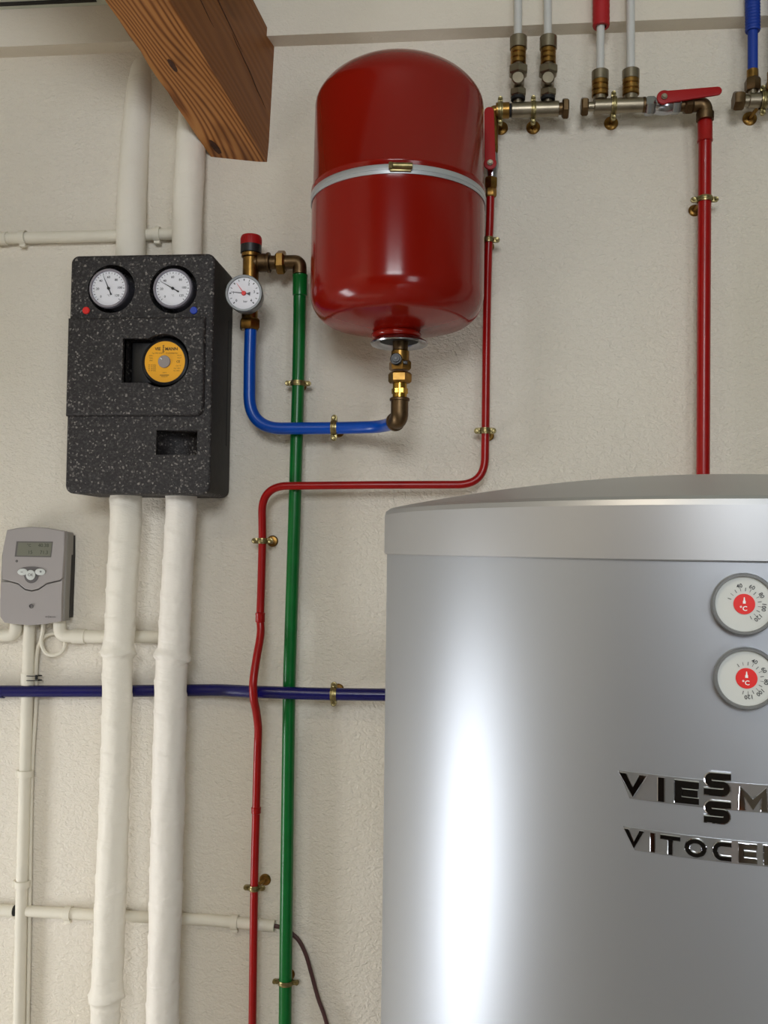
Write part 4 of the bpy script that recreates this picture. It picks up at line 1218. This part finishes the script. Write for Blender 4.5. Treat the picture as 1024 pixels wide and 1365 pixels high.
def cyl_hit(px, py, R_=TRAD):
    r = ray(px, py); d2 = V3((r.x, r.y)); o2 = V3((CAM.x - tc_.x, CAM.y - tc_.y))
    a = d2.dot(d2); b_ = 2 * o2.dot(d2); c = o2.dot(o2) - R_ * R_; disc = b_ * b_ - 4 * a * c
    t = (-b_ - math.sqrt(max(0, disc))) / (2 * a); p = CAM + r * t
    return math.atan2(p.y - tc_.y, p.x - tc_.x), p.z


def cpt(th, z, r): return V3((tc_.x + math.cos(th) * r, tc_.y + math.sin(th) * r, z))


z_seam = cyl_hit(800, 746)[1]; z_rim = cyl_hit(900, 661, TRAD + .003)[1]
tank = thing('storage_tank', 'large silver cylindrical hot water tank with two dials', 'tank', (tc_.x, tc_.y, 0))
b = MB(); b.lathe([(0, .03), (TRAD - .01, .03), (TRAD, .04), (TRAD, z_seam + .02), (0, z_seam + .02)], (tc_.x, tc_.y, 0), Z, 192); b.build('tank_shell', 'tank', tank)
b = MB(); RLd = TRAD + .0028; dome = .036
pr = [(TRAD - .02, z_seam), (RLd - .0015, z_seam), (RLd, z_seam + .001), (RLd, z_rim - .006), (RLd - .0012, z_rim - .002), (RLd - .005, z_rim + .0005)]
for k in range(1, 25):
    t = k / 24; r = (RLd - .005) * (1 - t); pr.append((r, z_rim + .0005 + dome * (1 - (1 - t) ** 1.9)))
b.lathe(pr, (tc_.x, tc_.y, 0), Z, 192); b.build('tank_lid', 'lid', tank, sharp=14)
for k in range(3):
    a = 2 * PI * k / 3 + .4; b = MB(); b.cyl((tc_.x + math.cos(a) * .24, tc_.y + math.sin(a) * .24, 0), Z, .025, 0, .035); b.build('foot', 'black', tank)
for px_, py_, offs in ((991, 804.5, 0), (994, 902.5, -38)):
    th, z = cyl_hit(px_, py_); c = cpt(th, z, TRAD + .006); nrm = V3((math.cos(th), math.sin(th), 0))
    kt = (c - CAM).dot(fw) / F
    g, f_ = gauge(tank, 'tank_thermometer', c, nrm, 41.5 * kt, 36.5 * kt, .012, 'bezeld', 'dialgrey', 'upper dial thermometer' if offs == 0 else 'lower dial thermometer')
    R_ = 36.5 * kt
    nums = [(s, 104 - 37.3 * i + offs) for i, s in enumerate(('40', '60', '80', '100', '120'))]
    dial_marks(f_, R_, nums, .0003, 160 + offs, -65 + offs, 12, .21, g, mk='inkg', tick=(.47, .60), rot=True, rn=.67, mkn='ink', bold=.012, tw=.009)
    b = MB(); b.lathe([(0, .0006), (13.6 * kt, .0006), (13.6 * kt, .0)], c, nrm, 40); hb2 = b.build('red_centre', 'reddot', g)
    b = MB(); b.text('°C', R_ * .24, lambda p: f_(p.x - R_ * .03, p.y - R_ * .17, .0008), 0, bold=.02)
    for y0b, y1b, w0, w1 in ((.02, .12, .05, .045), (.12, .25, .03, .015)):
        b.face([b.bm.verts.new(f_(x * R_, y * R_, .0008)) for x, y in ((-w0, y0b), (w0, y0b), (w1, y1b), (-w1, y1b))])
    b.build('thermometer_symbol', 'white', hb2, flat=True, normals=False)


# badges -------------------------------------------------------------
def stroke(b, pts, t, th0, zb0, u0, W_, H_, h0, h1, closed=False):
    """mitred 2D stroke (unit letter space -> metres) laid on the tank surface"""
    P2 = [V3((p[0] * W_, p[1] * H_)) for p in pts]; n = len(P2); L_, R2 = [], []
    for i in range(n):
        if closed: a, c = P2[(i - 1) % n], P2[(i + 1) % n]
        else: a, c = (P2[i - 1] if i else None), (P2[i + 1] if i < n - 1 else None)
        p = P2[i]
        d1 = (p - a).normalized() if a is not None else None; d2 = (c - p).normalized() if c is not None else None
        if d1 is None: d1 = d2
        if d2 is None: d2 = d1
        n1 = V3((-d1.y, d1.x)); n2 = V3((-d2.y, d2.x)); m_ = (n1 + n2).normalized(); k = min(2.2, 1 / max(.3, m_.dot(n1)))
        L_.append(p + m_ * t / 2 * k); R2.append(p - m_ * t / 2 * k)
    def mp(q, h): return cpt(th0 + (u0 + q.x) / TRAD, zb0 + q.y, TRAD + h)
    if not closed:
        for i in (0, n - 1):
            d_ = (P2[1] - P2[0]).normalized() if i == 0 else (P2[-1] - P2[-2]).normalized()
            if abs(d_.y) > .3:
                L_[i] = L_[i] + d_ * ((P2[i].y - L_[i].y) / d_.y); R2[i] = R2[i] + d_ * ((P2[i].y - R2[i].y) / d_.y)
    cl = lambda q: V3((q.x, min(max(q.y, 0), H_)))
    L_ = [cl(q) for q in L_]; R2 = [cl(q) for q in R2]
    rows = []
    inset = t * .12
    for l, r in zip(L_, R2):
        dd = (l - r).normalized() * inset
        rows.append([b.bm.verts.new(mp(l, h0)), b.bm.verts.new(mp(l, h1 - .0005)), b.bm.verts.new(mp(l - dd, h1)), b.bm.verts.new(mp(r + dd, h1)), b.bm.verts.new(mp(r, h1 - .0005)), b.bm.verts.new(mp(r, h0))])
    m = len(rows)
    for i in range(m if closed else m - 1):
        a, c = rows[i], rows[(i + 1) % m]
        for k in range(6): b.face([a[k], a[(k + 1) % 6], c[(k + 1) % 6], c[k]])
    if not closed: b.face(rows[0]); b.face(list(reversed(rows[-1])))


def arc(cx_, cy_, rx, ry, a0, a1, n=10): return [(cx_ + rx * math.cos(math.radians(a0 + (a1 - a0) * k / n)), cy_ + ry * math.sin(math.radians(a0 + (a1 - a0) * k / n))) for k in range(n + 1)]


def letter(b, ch, th0, z, u, W_, H_, t, h0=.0, h1=.0022):
    tx, ty = t / W_ / 2, t / H_ / 2
    S = lambda pts, closed=False: stroke(b, pts, t, th0, z, u, W_, H_, h0, h1, closed)
    if ch == 'V': S([(tx, 1), (.5, ty * .6), (1 - tx, 1)])
    elif ch == 'I': S([(.5, 0), (.5, 1)])
    elif ch == 'E':
        S([(1, 1 - ty), (tx, 1 - ty), (tx, ty), (1, ty)]); S([(tx * 2, .5), (.95, .5)])
    elif ch == 'M': S([(tx, 0), (tx * 1.0, 1 - ty * .6), (.5, ty), (1 - tx, 1 - ty * .6), (1 - tx, 0)])
    elif ch == 'A': S([(tx, 0), (.5, 1 - ty), (1 - tx, 0)]); S([(.25, .3), (.75, .3)])
    elif ch == 'N': S([(tx, 0), (tx, 1 - ty * .6), (1 - tx, ty * .6), (1 - tx, 1)])
    elif ch == 'T': S([(0, 1 - ty), (1, 1 - ty)]); S([(.5, 0), (.5, 1 - 2 * ty)])
    elif ch == 'L': S([(tx, 1), (tx, ty), (1, ty)])
    elif ch == 'O': S(arc(.5, .5, .5 - tx, .5 - ty, 0, 345, 23), True)
    elif ch == 'C': S([(1, 1 - ty), (.5, 1 - ty)] + arc(.5, .5, .5 - tx, .5 - ty, 100, 260, 12) + [(.5, ty), (1, ty)])
    elif ch == 'S': S([(1, 1 - ty), (.3, 1 - ty)] + arc(.3, .75 - ty / 2, .3 - tx, .25 - ty / 2, 100, 260, 7) + [(.35, .5), (.7, .5)] + arc(.7, .25 + ty / 2, .3 - tx, .25 - ty / 2, 80, -80, 7) + [(.65, ty), (0, ty)])


def badge(name, lab, items, ref):
    """items: (char, px0, px1, py_top, py_bottom) measured; off-frame letters as (char, None, width, gap, like)"""
    parts_ = []
    th_ref, _ = cyl_hit(*ref)
    strip = MB(); lt = []
    us = []
    lastu = 0; H0 = None
    for it in items:
        ch = it[0]
        if it[1] is not None:
            tA, _ = cyl_hit(it[1], (it[3] + it[4]) / 2); tB, _ = cyl_hit(it[2], (it[3] + it[4]) / 2)
            mid = (it[1] + it[2]) / 2
            zt_ = cyl_hit(mid, it[3])[1]; zb_ = cyl_hit(mid, it[4])[1]
            u0_, u1_ = (tA - th_ref) * TRAD, (tB - th_ref) * TRAD
        else:
            u0_ = lastu + it[3]; u1_ = u0_ + it[2]
        lt.append((ch, u0_, u1_, zt_, zb_)); lastu = u1_
    main = [l for l in lt if l[0] != 'S']
    zb0 = sum(l[4] for l in main) / len(main); H0 = sum(l[3] - l[4] for l in main) / len(main)
    ua, ub = min(l[1] for l in lt) - .0006, max(l[2] for l in lt) + .001
    n = 60; rows = []
    for k in range(n + 1):
        u = ua + (ub - ua) * k / n; sh_ = max(0.0, .0078 - (u - ua) * .95)
        th = th_ref + u / TRAD
        rows.append([strip.bm.verts.new(cpt(th + (sh_ / TRAD if hh < .5 else 0), zb0 - .001 + (H0 + .002) * hh, TRAD + h)) for hh, h in ((0, 0), (0, .0009), (1, .0009), (1, 0))])
    for a, c in zip(rows, rows[1:]):
        for k in range(3): strip.face([a[k], a[k + 1], c[k + 1], c[k]])
    strip.face(rows[0]); strip.face(list(reversed(rows[-1])))
    so_ = strip.build(name, 'badge', tank, label=lab, sharp=30)
    for ch, u0_, u1_, zt_, zb_ in lt:
        b = MB()
        z, H_ = (zb_, zt_ - zb_) if ch == 'S' else (zb0, H0)
        W_ = u1_ - u0_
        t = H0 * (.33 if name == 'maker_badge' else .28)
        letter(b, ch, th_ref, z, u0_, W_, H_, t)
        b.build('letter', 'letter', so_, sharp=25)


badge('maker_badge', 'raised mirror letters of the maker name', [('V', 826, 863.5, 1035.5, 1067), ('I', 876, 888, 1037, 1070), ('E', 899, 932, 1040, 1074), ('S', 938.5, 974.5, 1028.5, 1060.5), ('S', 938.5, 974.5, 1066, 1097.5), ('M', 983, 1024, 1045.5, 1077.5), ('A', None, .020, .003), ('N', None, .019, .003), ('N', None, .019, .004)], (930, 1055))
badge('model_badge', 'raised mirror letters of the model name', [('V', 832.5, 860, 1109.5, 1134.5), ('I', 867, 874.5, 1112.5, 1138), ('T', 881, 907.5, 1114.5, 1140), ('O', 912.5, 943, 1117, 1143), ('C', 949.5, 975, 1120, 1146), ('E', 984, 1009, 1121, 1147.5), ('L', 1017, 1038, 1123, 1150), ('L', None, .011, .004)], (930, 1130))


# ------------------------------------------------------------------ light
def area(name, loc, tgt, sx, sy, power, color):
    l = bpy.data.lights.new(name, 'AREA'); l.shape = 'RECTANGLE'; l.size = sx; l.size_y = sy; l.energy = power; l.color = color
    o = bpy.data.objects.new(name, l); COL.objects.link(o); o.location = loc
    d = V3(tgt) - V3(loc); o.rotation_euler = d.to_track_quat('-Z', 'Y').to_euler(); return o


area('daylight_rear_window', ((RW[0] + RW[1]) / 2, YB - .2, (RW[2] + RW[3]) / 2), (-.25, 0, 2.5), 1.3, .95, 68, (.93, .97, 1.0))
area('fill_low_window', ((RV[0] + RV[1]) / 2, YB - .2, (RV[2] + RV[3]) / 2), (-.3, 0, 1.3), 1.0, 1.3, 26, (.93, .97, 1.0))  # added fill light through the low window
area('daylight_left_window', (XL - .2, (LW[0] + LW[1]) / 2, (LW[2] + LW[3]) / 2), (0, (LW[0] + LW[1]) / 2, .9), .5, 1.05, 24, (.95, .97, 1.0))
sn_ = bpy.data.lights.new('sun', 'SUN'); sn_.energy = 5.0; sn_.angle = .01; sn_.color = (1.0, .93, .82)
so2 = bpy.data.objects.new('sun', sn_); COL.objects.link(so2); so2.rotation_euler = V3((.78, -.10, -.60)).to_track_quat('-Z', 'Y').to_euler()
# warm fill added behind the camera to lift the upper left wall, no fixture
lp = bpy.data.lights.new('warm_fill', 'AREA'); lp.shape = 'DISK'; lp.size = .6; lp.energy = 30; lp.color = (1.0, .86, .66)
lo = bpy.data.objects.new('warm_fill', lp); COL.objects.link(lo); lo.location = (-.9, -2.4, 3.0); lo.rotation_euler = (math.radians(-25), 0, 0)
w = bpy.data.worlds.new('world'); SC.world = w; w.use_nodes = True
w.node_tree.nodes['Background'].inputs[0].default_value = (.6, .7, .85, 1); w.node_tree.nodes['Background'].inputs[1].default_value = 1.0
SC.cycles.max_bounces = 8; SC.cycles.diffuse_bounces = 5
SC.cycles.use_denoising = True
